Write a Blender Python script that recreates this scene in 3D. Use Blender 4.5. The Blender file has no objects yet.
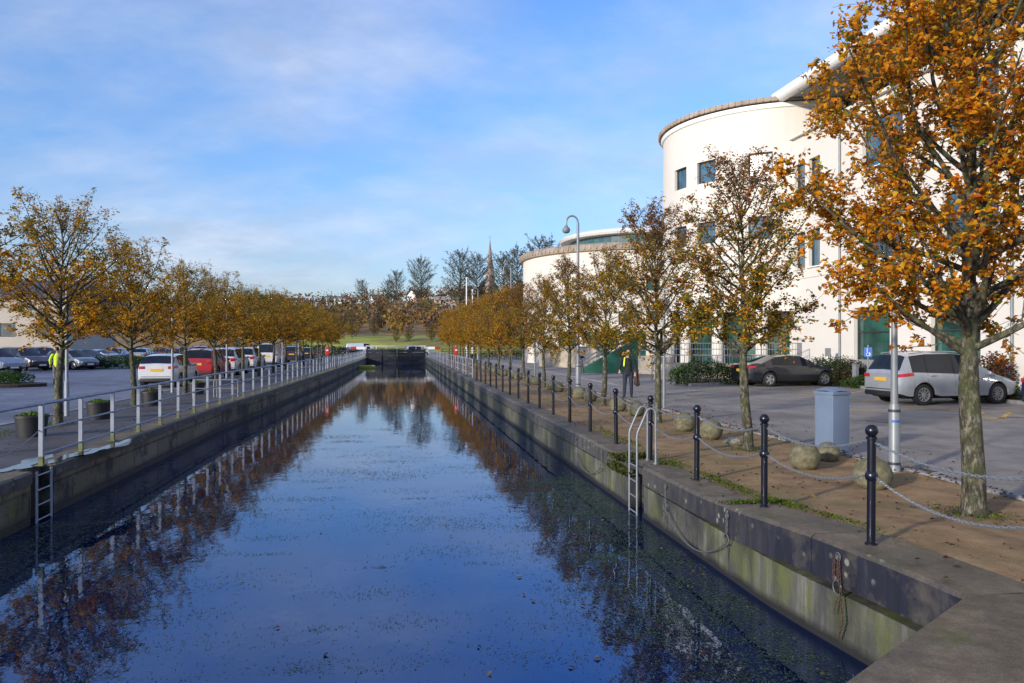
import bpy, bmesh, math, random
import numpy as np
from mathutils import Vector, Matrix, Euler

R = math.radians
scn = bpy.context.scene
COL = scn.collection

# ------------------------------------------------------------------ camera numbers
F, CX, HY, EYE = 760.0, 512.0, 343.0, 1.88
TH = math.atan(115.0 / F)
FWD = Vector((math.sin(TH), math.cos(TH), 0)); RGT = Vector((math.cos(TH), -math.sin(TH), 0))

def at(px, Z):
    """ground position in the direction of picture column px at depth Z"""
    return FWD * Z + RGT * ((px - CX) / F * Z)

def gp(px, py, z=0.0):
    """point of the horizontal plane z seen at a picture position"""
    p = at(px, F * (EYE - z) / (py - HY)); p.z = z
    return p

def hz(py, Z):
    return EYE + (HY - py) * Z / F

ORD = ['first', 'second', 'third', 'fourth', 'fifth', 'sixth', 'seventh', 'eighth', 'ninth', 'tenth', 'eleventh', 'twelfth',
       'thirteenth', 'fourteenth', 'fifteenth', 'sixteenth', 'seventeenth', 'eighteenth', 'nineteenth', 'twentieth',
       'twenty-first', 'twenty-second', 'twenty-third', 'twenty-fourth']

# ------------------------------------------------------------------ materials
def new_mat(name):
    m = bpy.data.materials.new(name); m.use_nodes = True
    nt = m.node_tree
    return m, nt, nt.nodes['Principled BSDF']

def N(nt, typ, **kw):
    n = nt.nodes.new(typ)
    for k, v in kw.items():
        if k in n.inputs.keys():
            if hasattr(v, 'is_linked') or isinstance(v, bpy.types.NodeSocket): nt.links.new(v, n.inputs[k])
            else: n.inputs[k].default_value = v
        else: setattr(n, k, v)
    return n

def c4(c): return (c[0], c[1], c[2], 1.0)

def coords(nt, kind='Object', scale=(1, 1, 1)):
    tc = nt.nodes.new('ShaderNodeTexCoord')
    mp = nt.nodes.new('ShaderNodeMapping'); mp.inputs['Scale'].default_value = scale
    nt.links.new(tc.outputs[kind], mp.inputs['Vector'])
    return mp.outputs[0]

def wpos(nt, scale=(1, 1, 1)):
    g = nt.nodes.new('ShaderNodeNewGeometry')
    mp = nt.nodes.new('ShaderNodeMapping'); mp.inputs['Scale'].default_value = scale
    nt.links.new(g.outputs['Position'], mp.inputs['Vector'])
    return mp.outputs[0]

def noise(nt, vec, scale, detail=4, rough=.55):
    n = nt.nodes.new('ShaderNodeTexNoise'); nt.links.new(vec, n.inputs['Vector'])
    n.inputs['Scale'].default_value = scale; n.inputs['Detail'].default_value = detail; n.inputs['Roughness'].default_value = rough
    return n.outputs['Fac']

def ramp(nt, fac, stops):
    r = nt.nodes.new('ShaderNodeValToRGB'); nt.links.new(fac, r.inputs[0])
    e = r.color_ramp.elements
    while len(e) < len(stops): e.new(.5)
    for i, (p, c) in enumerate(stops):
        e[i].position = p; e[i].color = c4(c) if not isinstance(c, (int, float)) else (c, c, c, 1)
    return r.outputs[0]

def mixc(nt, fac, a, b, mode='MIX'):
    m = nt.nodes.new('ShaderNodeMix'); m.data_type = 'RGBA'; m.blend_type = mode
    for k, v in ((0, fac), (6, a), (7, b)):
        if isinstance(v, bpy.types.NodeSocket): nt.links.new(v, m.inputs[k])
        else: m.inputs[k].default_value = v if k == 0 else c4(v)
    return m.outputs[2]

def maths(nt, op, a, b=0.0, clamp=False):
    m = nt.nodes.new('ShaderNodeMath'); m.operation = op; m.use_clamp = clamp
    for k, v in ((0, a), (1, b)):
        if isinstance(v, bpy.types.NodeSocket): nt.links.new(v, m.inputs[k])
        else: m.inputs[k].default_value = v
    return m.outputs[0]

def bump(nt, bsdf, h, strength=.3, dist=.02):
    b = nt.nodes.new('ShaderNodeBump'); b.inputs['Strength'].default_value = strength; b.inputs['Distance'].default_value = dist
    nt.links.new(h, b.inputs['Height']); nt.links.new(b.outputs[0], bsdf.inputs['Normal'])
    return b

def simple(name, col, rough=.6, metal=0.0, var=.18, scale=6, bmp=0.0, spec=.5, coat=0.0):
    m, nt, b = new_mat(name)
    v = coords(nt)
    n = noise(nt, v, scale, 5)
    lo = [c * (1 - var) for c in col]; hi = [min(1, c * (1 + var)) for c in col]
    nt.links.new(ramp(nt, n, [(.3, lo), (.7, hi)]), b.inputs['Base Color'])
    b.inputs['Roughness'].default_value = rough; b.inputs['Metallic'].default_value = metal
    b.inputs['Specular IOR Level'].default_value = spec; b.inputs['Coat Weight'].default_value = coat
    if bmp: bump(nt, b, noise(nt, v, scale * 8, 4), bmp, .01)
    return m

MT = {}
MT['black_paint'] = simple('black_paint', (.006, .007, .016), .28, var=.3, scale=9)
MT['galv'] = simple('galvanised_steel', (.22, .25, .29), .5, .3, var=.14, scale=10)
MT['chain_steel'] = simple('chain_steel', (.17, .19, .22), .45, .3, var=.2, scale=30)
MT['old_chain'] = simple('dull_old_chain', (.11, .12, .125), .6, .2, var=.35, scale=25)
MT['rust'] = simple('rusty_iron', (.06, .028, .022), .8, var=.4, scale=25, bmp=.3)
MT['rail_paint'] = simple('rail_paint', (.27, .305, .37), .5, .1, var=.16, scale=5)
MT['post_stain'] = simple('weathered_post_foot', (.13, .15, .07), .8, var=.35, scale=12)
MT['bollard_stone'] = simple('pebbled_concrete', (.135, .125, .075), .9, var=.45, scale=14, bmp=.5)
MT['kerb'] = simple('kerb_stone', (.24, .24, .24), .85, var=.25, scale=5, bmp=.3)
MT['soil'] = simple('soil', (.05, .035, .022), .95, var=.4, scale=9, bmp=.5)
MT['tub'] = simple('tub_plastic', (.016, .017, .022), .55, var=.3, scale=6)
MT['cabinet'] = simple('blue_cabinet_paint', (.13, .18, .275), .5, var=.07, scale=3)
MT['lamp_grey'] = simple('lamp_post_grey', (.19, .21, .235), .45, .15, var=.12, scale=4)
MT['white'] = simple('white_paint', (.75, .76, .78), .5, var=.06)
MT['render_white'] = simple('cream_render', (.64, .605, .555), .85, var=.05, scale=.35)
MT['render_white2'] = simple('far_cream_render', (.64, .60, .54), .85, var=.05, scale=.3)
MT['coping_brown'] = simple('coping_brown', (.33, .27, .22), .8, var=.3, scale=1.5)
MT['soffit'] = simple('soffit_slats', (.42, .41, .39), .6, var=.1)
MT['tube_white'] = simple('white_aluminium', (.80, .80, .80), .35, var=.04, scale=1)
MT['dark_metal'] = simple('dark_metal', (.03, .033, .04), .5, var=.2)
MT['rubber'] = simple('tyre_rubber', (.012, .012, .014), .8, var=.3, scale=20)
MT['alloy'] = simple('alloy_rim', (.45, .46, .48), .35, .7, var=.15, scale=10)
MT['trim'] = simple('black_plastic', (.012, .012, .014), .6, var=.2)
MT['plate_yellow'] = simple('plate_yellow', (.62, .36, .03), .5, var=.05)
MT['plate_white'] = simple('plate_white', (.7, .7, .68), .5, var=.05)
MT['red_light'] = simple('red_lens', (.35, .012, .015), .15, var=.2, scale=12, coat=.5)
MT['clear_light'] = simple('clear_lens', (.45, .48, .52), .1, var=.3, scale=14, coat=.5)
MT['red_paint'] = simple('red_plastic', (.40, .03, .02), .5, var=.12)
MT['yellow'] = simple('yellow_plastic', (.60, .33, .02), .5, var=.1)
MT['yellow_float'] = simple('yellow_green_float', (.34, .34, .05), .6, var=.25, scale=3)
MT['sign_blue'] = simple('sign_blue', (.03, .11, .42), .5, var=.05)
MT['hivis'] = simple('hi_vis_yellow', (.55, .78, .02), .7, var=.12)
MT['skin'] = simple('skin', (.46, .27, .20), .6, var=.1, scale=12)
MT['hair'] = simple('dark_hair', (.018, .012, .01), .7, var=.3, scale=40)
MT['cloth_black'] = simple('black_cloth', (.010, .012, .020), .85, var=.3, scale=9)
MT['cloth_brown'] = simple('brown_cloth', (.055, .036, .034), .9, var=.3, scale=9)
MT['cloth_navy'] = simple('navy_cloth', (.018, .025, .05), .9, var=.3, scale=9)
MT['cloth_grey'] = simple('grey_cloth', (.13, .125, .125), .9, var=.25, scale=9)
MT['cloth_tan'] = simple('tan_cloth', (.22, .17, .10), .9, var=.25, scale=9)
MT['shoe'] = simple('shoe_leather', (.016, .014, .014), .6, var=.3)
MT['stone_dark'] = simple('spire_stone', (.25, .20, .17), .9, var=.2, scale=.5)
MT['slate'] = simple('slate', (.075, .075, .085), .7, var=.25, scale=2)
MT['beige_wall'] = simple('beige_render', (.46, .41, .34), .85, var=.08, scale=.5)
MT['stone_wall'] = simple('stone_wall_beige', (.36, .31, .25), .9, var=.25, scale=2, bmp=.4)
MT['green_board'] = simple('green_boards', (.02, .115, .075), .6, var=.2, scale=3)
MT['fence_dark'] = simple('dark_railing_paint', (.035, .035, .045), .6, var=.3)
MT['grey_panel'] = simple('grey_panel', (.23, .235, .25), .6, var=.1)
MT['wood_dark'] = simple('dark_gate_timber', (.020, .022, .030), .65, var=.4, scale=3, bmp=.3)
MT['rock'] = simple('pale_rubble', (.26, .24, .20), .9, var=.35, scale=10, bmp=.6)
MT['terracotta'] = simple('planter_pale', (.30, .27, .23), .85, var=.2)

def glass_mat(name, col, rough=.05):
    m, nt, b = new_mat(name)
    v = wpos(nt)
    n = noise(nt, v, .9, 2)
    nt.links.new(ramp(nt, n, [(.35, [c * .45 for c in col]), (.65, [c * 1.3 for c in col])]), b.inputs['Base Color'])
    b.inputs['Roughness'].default_value = rough; b.inputs['Specular IOR Level'].default_value = .9; b.inputs['IOR'].default_value = 1.6
    return m
MT['glass_green'] = glass_mat('green_tinted_glass', (.022, .085, .070))
MT['glass_blue'] = glass_mat('blue_tinted_glass', (.035, .10, .15))
MT['glass_car'] = glass_mat('car_glass', (.010, .013, .020), .03); MT['glass_car'].node_tree.nodes['Principled BSDF'].inputs['IOR'].default_value = 1.42; MT['glass_car'].node_tree.nodes['Principled BSDF'].inputs['Specular IOR Level'].default_value = .5
MT['white_pane'] = simple('white_window_pane', (.72, .72, .72), .25, var=.04, scale=2)  # plain white pane for one upper drum window

def car_paint(name):
    m, nt, b = new_mat(name)
    oi = nt.nodes.new('ShaderNodeObjectInfo')
    n = noise(nt, coords(nt), 2.2, 4)
    dirt = ramp(nt, n, [(.35, 1.0), (.75, .82)])
    nt.links.new(mixc(nt, 1.0, oi.outputs['Color'], dirt, 'MULTIPLY'), b.inputs['Base Color'])
    b.inputs['Metallic'].default_value = .25; b.inputs['Roughness'].default_value = .32
    b.inputs['Coat Weight'].default_value = .8; b.inputs['Coat Roughness'].default_value = .06
    return m
MT['paint'] = car_paint('car_paint')

# bark: grey-green with mossy side
def bark():
    m, nt, b = new_mat('bark')
    v = coords(nt, 'Object', (1, 1, .4))
    n = noise(nt, v, 22, 8, .78); n2 = noise(nt, coords(nt), 4, 3)
    col = ramp(nt, n, [(.36, (.012, .010, .008)), (.5, (.050, .045, .030)), (.62, (.20, .19, .145))])
    col = mixc(nt, ramp(nt, n2, [(.45, 0.0), (.65, .55)]), col, (.055, .075, .018))
    nt.links.new(col, b.inputs['Base Color']); b.inputs['Roughness'].default_value = .9
    bump(nt, b, n, .8, .015)
    return m
MT['bark'] = bark()

def leafmat(name='leaf', trans=.5):
    m, nt, b = new_mat(name)
    a = nt.nodes.new('ShaderNodeVertexColor'); a.layer_name = 'leafcol'
    out = nt.nodes['Material Output']
    b.inputs['Roughness'].default_value = .5; b.inputs['Specular IOR Level'].default_value = .3
    nt.links.new(a.outputs[0], b.inputs['Base Color'])
    t = nt.nodes.new('ShaderNodeBsdfTranslucent'); nt.links.new(a.outputs[0], t.inputs[0])
    ms = nt.nodes.new('ShaderNodeMixShader'); ms.inputs[0].default_value = trans
    nt.links.new(b.outputs[0], ms.inputs[1]); nt.links.new(t.outputs[0], ms.inputs[2]); nt.links.new(ms.outputs[0], out.inputs[0])
    return m
MT['leaf'] = leafmat()

def wall_mat_right():
    m, nt, b = new_mat('quay_wall_concrete')
    p = wpos(nt); sp = nt.nodes.new('ShaderNodeSeparateXYZ'); nt.links.new(p, sp.inputs[0])
    streak = noise(nt, wpos(nt, (5, 5, .5)), 1.0, 6, .7)
    blot = noise(nt, wpos(nt, (1, 1, 1)), 1.1, 4, .6)
    base = ramp(nt, streak, [(.25, (.025, .025, .028)), (.5, (.095, .095, .085)), (.75, (.28, .275, .23))])
    algae = ramp(nt, noise(nt, wpos(nt, (2.2, 2.2, .7)), 1.3, 5, .65), [(.45, 0.0), (.62, .75)])
    base = mixc(nt, algae, base, (.105, .125, .018))
    base = mixc(nt, ramp(nt, blot, [(.35, .75), (.6, 0.0)]), base, (.018, .018, .024))
    # tide band just above the water stays wet and dark
    wz = maths(nt, 'ADD', sp.outputs[2], maths(nt, 'MULTIPLY', noise(nt, wpos(nt), 3.0, 3), .10))
    wet = nt.nodes.new('ShaderNodeMapRange'); nt.links.new(wz, wet.inputs[0])
    wet.inputs[1].default_value = -.68; wet.inputs[2].default_value = -.60; wet.inputs[3].default_value = 1; wet.inputs[4].default_value = 0
    base = mixc(nt, wet.outputs[0], base, (.012, .012, .012))
    # course joints of the lower wall, every 3 m plus one horizontal
    nt.links.new(base, b.inputs['Base Color']); b.inputs['Roughness'].default_value = .75
    bump(nt, b, noise(nt, wpos(nt), 22, 5, .7), .6, .02)
    return m
MT['wall_r'] = wall_mat_right()

def coping_mat():
    m, nt, b = new_mat('coping_concrete')
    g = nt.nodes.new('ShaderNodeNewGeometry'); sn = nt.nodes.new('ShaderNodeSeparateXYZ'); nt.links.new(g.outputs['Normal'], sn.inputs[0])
    n = noise(nt, wpos(nt), 3.5, 10, .78); n2 = noise(nt, wpos(nt), .8, 4, .6)
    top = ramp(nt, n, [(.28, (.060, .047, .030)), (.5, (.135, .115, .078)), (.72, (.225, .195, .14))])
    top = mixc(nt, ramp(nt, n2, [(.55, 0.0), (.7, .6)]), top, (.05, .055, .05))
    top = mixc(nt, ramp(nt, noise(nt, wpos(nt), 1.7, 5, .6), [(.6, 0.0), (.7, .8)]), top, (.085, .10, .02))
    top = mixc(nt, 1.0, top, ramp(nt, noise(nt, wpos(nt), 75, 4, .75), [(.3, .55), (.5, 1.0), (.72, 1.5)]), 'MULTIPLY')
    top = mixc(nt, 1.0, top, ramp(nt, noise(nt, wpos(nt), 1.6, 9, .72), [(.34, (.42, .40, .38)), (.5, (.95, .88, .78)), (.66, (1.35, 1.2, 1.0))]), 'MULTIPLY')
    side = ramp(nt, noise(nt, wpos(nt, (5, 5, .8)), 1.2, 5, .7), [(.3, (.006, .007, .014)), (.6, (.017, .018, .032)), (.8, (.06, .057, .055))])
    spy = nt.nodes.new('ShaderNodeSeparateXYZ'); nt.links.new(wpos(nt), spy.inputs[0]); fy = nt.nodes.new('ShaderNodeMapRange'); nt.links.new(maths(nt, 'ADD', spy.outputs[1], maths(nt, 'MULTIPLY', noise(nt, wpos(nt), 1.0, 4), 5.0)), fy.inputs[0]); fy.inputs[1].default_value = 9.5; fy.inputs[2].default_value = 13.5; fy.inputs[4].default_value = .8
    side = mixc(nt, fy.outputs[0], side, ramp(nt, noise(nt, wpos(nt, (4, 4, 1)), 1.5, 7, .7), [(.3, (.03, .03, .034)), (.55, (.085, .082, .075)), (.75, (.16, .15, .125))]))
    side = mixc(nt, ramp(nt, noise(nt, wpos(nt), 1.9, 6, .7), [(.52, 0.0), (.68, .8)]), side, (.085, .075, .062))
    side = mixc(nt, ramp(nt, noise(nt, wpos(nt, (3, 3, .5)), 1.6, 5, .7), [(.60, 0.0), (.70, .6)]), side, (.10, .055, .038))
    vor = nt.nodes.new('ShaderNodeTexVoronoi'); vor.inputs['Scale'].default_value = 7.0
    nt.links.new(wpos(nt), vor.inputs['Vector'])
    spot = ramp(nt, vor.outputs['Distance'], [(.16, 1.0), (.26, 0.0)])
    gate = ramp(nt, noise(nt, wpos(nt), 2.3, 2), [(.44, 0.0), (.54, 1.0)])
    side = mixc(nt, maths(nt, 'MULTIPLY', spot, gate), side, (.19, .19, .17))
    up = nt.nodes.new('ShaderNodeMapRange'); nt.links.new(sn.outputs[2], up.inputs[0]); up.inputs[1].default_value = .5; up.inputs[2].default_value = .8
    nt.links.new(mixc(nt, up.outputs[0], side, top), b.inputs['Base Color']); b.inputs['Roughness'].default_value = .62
    bump(nt, b, noise(nt, wpos(nt), 30, 5, .7), .5, .01)
    return m
MT['coping'] = coping_mat()

def wall_mat_left():
    m, nt, b = new_mat('quay_wall_blocks')
    p = wpos(nt); sp = nt.nodes.new('ShaderNodeSeparateXYZ'); nt.links.new(p, sp.inputs[0])
    cb = nt.nodes.new('ShaderNodeCombineXYZ'); nt.links.new(sp.outputs[1], cb.inputs[0]); nt.links.new(maths(nt, 'ADD', sp.outputs[2], .30), cb.inputs[1])
    br = nt.nodes.new('ShaderNodeTexBrick'); nt.links.new(cb.outputs[0], br.inputs[0])
    br.inputs['Scale'].default_value = 1; br.inputs['Brick Width'].default_value = 1.5; br.inputs['Row Height'].default_value = .38; br.inputs['Mortar Size'].default_value = .022
    br.inputs['Color1'].default_value = (.21, .19, .14, 1); br.inputs['Color2'].default_value = (.085, .08, .066, 1); br.inputs['Mortar'].default_value = (.014, .013, .012, 1)
    st = noise(nt, wpos(nt, (3, 3, .6)), 1.2, 6, .7)
    base = mixc(nt, ramp(nt, st, [(.38, 0.0), (.7, .8)]), br.outputs[0], (.19, .16, .095))
    base = mixc(nt, ramp(nt, noise(nt, wpos(nt), .9, 5, .65), [(.50, 0.0), (.60, .88)]), base, (.012, .012, .010))
    base = mixc(nt, ramp(nt, noise(nt, wpos(nt, (1, 1.6, .5)), 1.4, 4, .6), [(.56, 0.0), (.7, .75)]), base, (.12, .125, .022))
    wet = nt.nodes.new('ShaderNodeMapRange'); nt.links.new(sp.outputs[2], wet.inputs[0])
    wet.inputs[1].default_value = -.72; wet.inputs[2].default_value = -.55; wet.inputs[3].default_value = .85; wet.inputs[4].default_value = 0
    base = mixc(nt, wet.outputs[0], base, (.014, .013, .012))
    nt.links.new(base, b.inputs['Base Color']); b.inputs['Roughness'].default_value = .7
    hh = maths(nt, 'ADD', maths(nt, 'MULTIPLY', br.outputs['Fac'], -1.2), noise(nt, wpos(nt), 16, 5, .7))
    bump(nt, b, hh, .7, .025)
    return m
MT['wall_l'] = wall_mat_left()

def ground_mat(name, stops, scale, rough=.9, patch=None, fine=60, bmp=.35, patch_scale=.35):
    m, nt, b = new_mat(name)
    n = noise(nt, wpos(nt), scale, 8, .68); n2 = noise(nt, wpos(nt), fine, 3, .7)
    col = ramp(nt, n, stops)
    col = mixc(nt, ramp(nt, n2, [(.3, .0), (.75, .5)]), col, [min(1, c * 1.8) for c in stops[len(stops) // 2][1]])
    if patch:
        col = mixc(nt, ramp(nt, noise(nt, wpos(nt), patch_scale, 5, .6), [(.5, 0.0), (.62, .75)]), col, patch)
    col = mixc(nt, 1.0, col, ramp(nt, noise(nt, wpos(nt), 1.1 if fine > 30 else .1, 9, .75), [(.34, .66), (.5, 1.0), (.68, 1.26)]), 'MULTIPLY')
    if fine > 30: col = mixc(nt, 1.0, col, ramp(nt, noise(nt, wpos(nt), 160, 2, .6), [(.32, .6), (.5, 1.0), (.7, 1.5)]), 'MULTIPLY')
    nt.links.new(col, b.inputs['Base Color']); b.inputs['Roughness'].default_value = rough
    bump(nt, b, n2, bmp, .01)
    return m
MT['gravel'] = ground_mat('gravel_strip', [(.3, (.125, .070, .027)), (.5, (.23, .140, .060)), (.7, (.33, .225, .115))], 2.5, .95, (.17, .135, .045), 70, .8)
MT['asphalt'] = ground_mat('asphalt', [(.3, (.145, .130, .116)), (.55, (.19, .172, .152)), (.75, (.24, .218, .19))], .6, .85, (.12, .11, .10), 90, .3, .16)
MT['asphalt_l'] = ground_mat('car_park_asphalt', [(.3, (.085, .087, .108)), (.55, (.12, .122, .148)), (.75, (.15, .152, .178))], .6, .6, (.062, .065, .088), 90, .3, .16)
MT['path'] = ground_mat('path_paving', [(.3, (.042, .038, .042)), (.55, (.066, .060, .062)), (.75, (.095, .085, .08))], 1.2, .65, (.06, .048, .03), 80, .3, .5)
MT['grass'] = ground_mat('grass_bank', [(.3, (.17, .17, .018)), (.55, (.27, .27, .03)), (.75, (.36, .30, .05))], .25, .95, (.13, .10, .03), 8, .4, .06)
MT['base'] = ground_mat('base_ground', [(.3, (.06, .058, .05)), (.55, (.085, .08, .065)), (.75, (.11, .10, .08))], .2, .95, (.08, .085, .03), 20, .3, .05)
MT['hillsoil'] = ground_mat('hill_ground', [(.3, (.16, .085, .035)), (.55, (.27, .15, .045)), (.75, (.26, .21, .05))], .08, .95, (.10, .115, .022), 3, .3, .03)
MT['moss'] = simple('moss', (.075, .11, .012), .95, var=.45, scale=18, bmp=.6)
MT['line_white'] = simple('worn_white_line', (.50, .50, .52), .8, var=.3, scale=5)
MT['line_yellow'] = simple('worn_yellow_line', (.50, .31, .07), .85, var=.35, scale=4)

def water_mat():
    m, nt, b = new_mat('canal_water')
    n1 = noise(nt, wpos(nt, (1, .55, 1)), 2.2, 3, .55); n2 = noise(nt, wpos(nt, (1, .6, 1)), 9.0, 2, .5)
    murk = noise(nt, wpos(nt), .5, 4, .6)
    nt.links.new(ramp(nt, murk, [(.35, (.001, .006, .032)), (.7, (.0018, .009, .045))]), b.inputs['Base Color'])
    b.inputs['Roughness'].default_value = .015; b.inputs['IOR'].default_value = 2.5; b.inputs['Specular IOR Level'].default_value = .5; b.inputs['Specular Tint'].default_value = (.26, .50, 1.0, 1)
    h = maths(nt, 'ADD', n1, maths(nt, 'MULTIPLY', n2, .22))
    bump(nt, b, h, .10, .03)
    return m
MT['water'] = water_mat()
m_, nt_, b_ = new_mat('puddle_water'); b_.inputs['Base Color'].default_value = (.03, .032, .04, 1); b_.inputs['Roughness'].default_value = .1; b_.inputs['IOR'].default_value = 1.4
bump(nt_, b_, noise(nt_, wpos(nt_), 5, 2), .12, .01)
MT['puddle'] = m_

# ------------------------------------------------------------------ mesh builder
class MB:
    def __init__(s): s.v = []; s.f = []; s.m = []; s.k = 0
    def add(s, vs, fs, k=None):
        o = len(s.v); s.v += [tuple(v) for v in vs]
        s.f += [tuple(i + o for i in f) for f in fs]; s.m += [s.k if k is None else k] * len(fs)
    def quad(s, a, b, c, d, k=None): s.add([a, b, c, d], [(0, 1, 2, 3)], k)
    def box(s, c, d, rz=0.0, bev=0.0, k=None, rot=None):
        bm = bmesh.new(); bmesh.ops.create_cube(bm, size=1)
        bmesh.ops.scale(bm, vec=d, verts=bm.verts)
        if bev: bmesh.ops.bevel(bm, geom=bm.edges[:], offset=bev, segments=2, profile=.6, affect='EDGES')
        M = Matrix.Translation(c) @ (rot.to_matrix().to_4x4() if rot else Matrix.Rotation(rz, 4, 'Z'))
        s.bm(bm, M, k)
    def bm(s, bm, M=None, k=None):
        if M is not None: bmesh.ops.transform(bm, matrix=M, verts=bm.verts)
        bm.verts.index_update()
        s.add([v.co[:] for v in bm.verts], [[v.index for v in f.verts] for f in bm.faces], k); bm.free()
    def sphere(s, c, r, sc=(1, 1, 1), seg=20, ring=12, k=None):
        bm = bmesh.new(); bmesh.ops.create_uvsphere(bm, u_segments=seg, v_segments=ring, radius=r)
        s.bm(bm, Matrix.Translation(c) @ Matrix.Diagonal((*sc, 1)), k)
    def tube(s, pts, rad, n=8, k=None, cap=True, closed=False):
        pts = [Vector(p) for p in pts]; m = len(pts)
        if not hasattr(rad, '__len__'): rad = [rad] * m
        vs = []; prev = None
        for i, p in enumerate(pts):
            if closed: t = pts[(i + 1) % m] - pts[i - 1]
            else: t = pts[min(i + 1, m - 1)] - pts[max(i - 1, 0)]
            t.normalize()
            if prev is None:
                a = t.orthogonal().normalized()
            else:
                a = prev - t * prev.dot(t)
                a = a.normalized() if a.length > 1e-5 else t.orthogonal().normalized()
            prev = a; b = t.cross(a)
            for j in range(n):
                w = 2 * math.pi * j / n
                vs.append(p + (a * math.cos(w) + b * math.sin(w)) * rad[i])
        fs = []
        for i in range(m if closed else m - 1):
            i2 = (i + 1) % m
            for j in range(n):
                j2 = (j + 1) % n
                fs.append((i * n + j, i * n + j2, i2 * n + j2, i2 * n + j))
        if cap and not closed:
            fs.append(tuple(range(n - 1, -1, -1))); fs.append(tuple((m - 1) * n + j for j in range(n)))
        s.add(vs, fs, k)
    def lathe(s, prof, n=16, c=(0, 0, 0), k=None, a0=0.0, a1=2 * math.pi):
        full = abs(a1 - a0 - 2 * math.pi) < 1e-6
        cols = n if full else n + 1
        vs = [(c[0] + r * math.cos(a0 + (a1 - a0) * j / n), c[1] + r * math.sin(a0 + (a1 - a0) * j / n), c[2] + z) for (r, z) in prof for j in range(cols)]
        fs = []
        for i in range(len(prof) - 1):
            for j in range(n):
                j2 = (j + 1) % cols
                fs.append((i * cols + j, i * cols + j2, (i + 1) * cols + j2, (i + 1) * cols + j))
        s.add(vs, fs, k)
    def build(s, name, mats, parent=None, loc=None, smooth=False, angle=40):
        me = bpy.data.meshes.new(name); me.from_pydata(s.v, [], s.f)
        if not isinstance(mats, (list, tuple)): mats = [mats]
        for m in mats: me.materials.append(MT[m] if isinstance(m, str) else m)
        if any(s.m): me.polygons.foreach_set('material_index', s.m)
        if smooth:
            me.polygons.foreach_set('use_smooth', [True] * len(me.polygons)); me.set_sharp_from_angle(angle=R(angle))
        me.update()
        o = bpy.data.objects.new(name, me); COL.objects.link(o)
        if parent is not None: o.parent = parent
        if loc is not None: o.location = loc
        return o

def tag(o, label=None, cat=None, group=None, kind=None):
    if label: o['label'] = label
    if cat: o['category'] = cat
    if group: o['group'] = group
    if kind: o['kind'] = kind
    return o

def empty(name, loc, label, cat, group=None, rz=0.0):
    o = bpy.data.objects.new(name, None); COL.objects.link(o); o.empty_display_size = .2
    o.location = loc; o.rotation_euler = (0, 0, rz)
    return tag(o, label, cat, group)

def copy_tree(o, parent=None):
    c = o.copy(); COL.objects.link(c)
    if parent is not None: c.parent = parent
    for ch in [x for x in KIDS.get(o.name, [])]:
        copy_tree(ch, c)
    return c
KIDS = {}
def index_kids(root):
    """remember the children of a prototype (children look-up is slow in big scenes)"""
    ch = list(root.children); KIDS[root.name] = ch
    for c in ch: index_kids(c)

def dup(root, loc, rz, label, group=None, scale=None):
    c = copy_tree(root); c.location = loc; c.rotation_euler = (0, 0, rz); c['label'] = label
    if group: c['group'] = group
    if scale is not None: c.scale = scale
    return c

def struct(mb, name, mat, smooth=False): return tag(mb.build(name, mat, smooth=smooth), kind='structure')

WATER_Z = -.78
def s01(a, b, x):
    t = max(0, min(1, (x - a) / (b - a))); return t * t * (3 - 2 * t)
def qz(x, y):
    """the right quay rises a little towards the lock head"""
    return .14 * s01(9.2, 6.2, y) * (1 - s01(4.6, 7.0, x))

# ------------------------------------------------------------------ canal outline
LW = [(-5.27, -1.0), (-5.27, 24), (-5.02, 30), (-4.76, 41), (-4.5, 51), (-4.22, 66), (-4.0, 82), (-3.88, 100.4)]
def lx(y):
    for (x0, y0), (x1, y1) in zip(LW, LW[1:]):
        if y <= y1: return x0 + (x1 - x0) * (y - y0) / (y1 - y0)
    return LW[-1][0]
RX = 3.68
def rx(y): return RX + .19 * s01(7.5, 4.7, y)
HEAD = [(3.87, 4.7), (2.28, 3.59), (-1.2, 1.16), (-5.27, 1.16)]     # lock head edge in front of the camera

# ------------------------------------------------------------------ ground sheets
g = MB()
Zb = -.14; BIG = 1500
g.quad((-BIG, -200, Zb), (-5.6, -200, Zb), (-5.6, 101, Zb), (-BIG, 101, Zb))
g.quad((4.2, -200, Zb), (BIG, -200, Zb), (BIG, 101, Zb), (4.2, 101, Zb))
g.quad((-BIG, 101, Zb), (BIG, 101, Zb), (BIG, BIG, Zb), (-BIG, BIG, Zb))
g.quad((-5.6, -200, Zb), (4.2, -200, Zb), (4.2, -8, Zb), (-5.6, -8, Zb))
struct(g, 'ground', 'base')

w = MB(); w.quad((-5.5, .5, WATER_Z), (4.1, .5, WATER_Z), (4.1, 100.6, WATER_Z), (-5.5, 100.6, WATER_Z))
struct(w, 'water', 'water')
w = MB(); w.quad((-6, -1, -2.2), (4.4, -1, -2.2), (4.4, 101, -2.2), (-6, 101, -2.2)); struct(w, 'canal_bed', 'soil')

def strip(name, mat, x0f, x1f, ys, zf, nx=4):
    mb = MB(); vs = []
    for y in ys:
        a, b = x0f(y), x1f(y)
        for i in range(nx + 1):
            x = a + (b - a) * i / nx; vs.append((x, y, zf(x, y)))
    fs = [(j * (nx + 1) + i, j * (nx + 1) + i + 1, (j + 1) * (nx + 1) + i + 1, (j + 1) * (nx + 1) + i) for j in range(len(ys) - 1) for i in range(nx)]
    mb.add(vs, fs)
    return struct(mb, name, mat, True)

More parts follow.
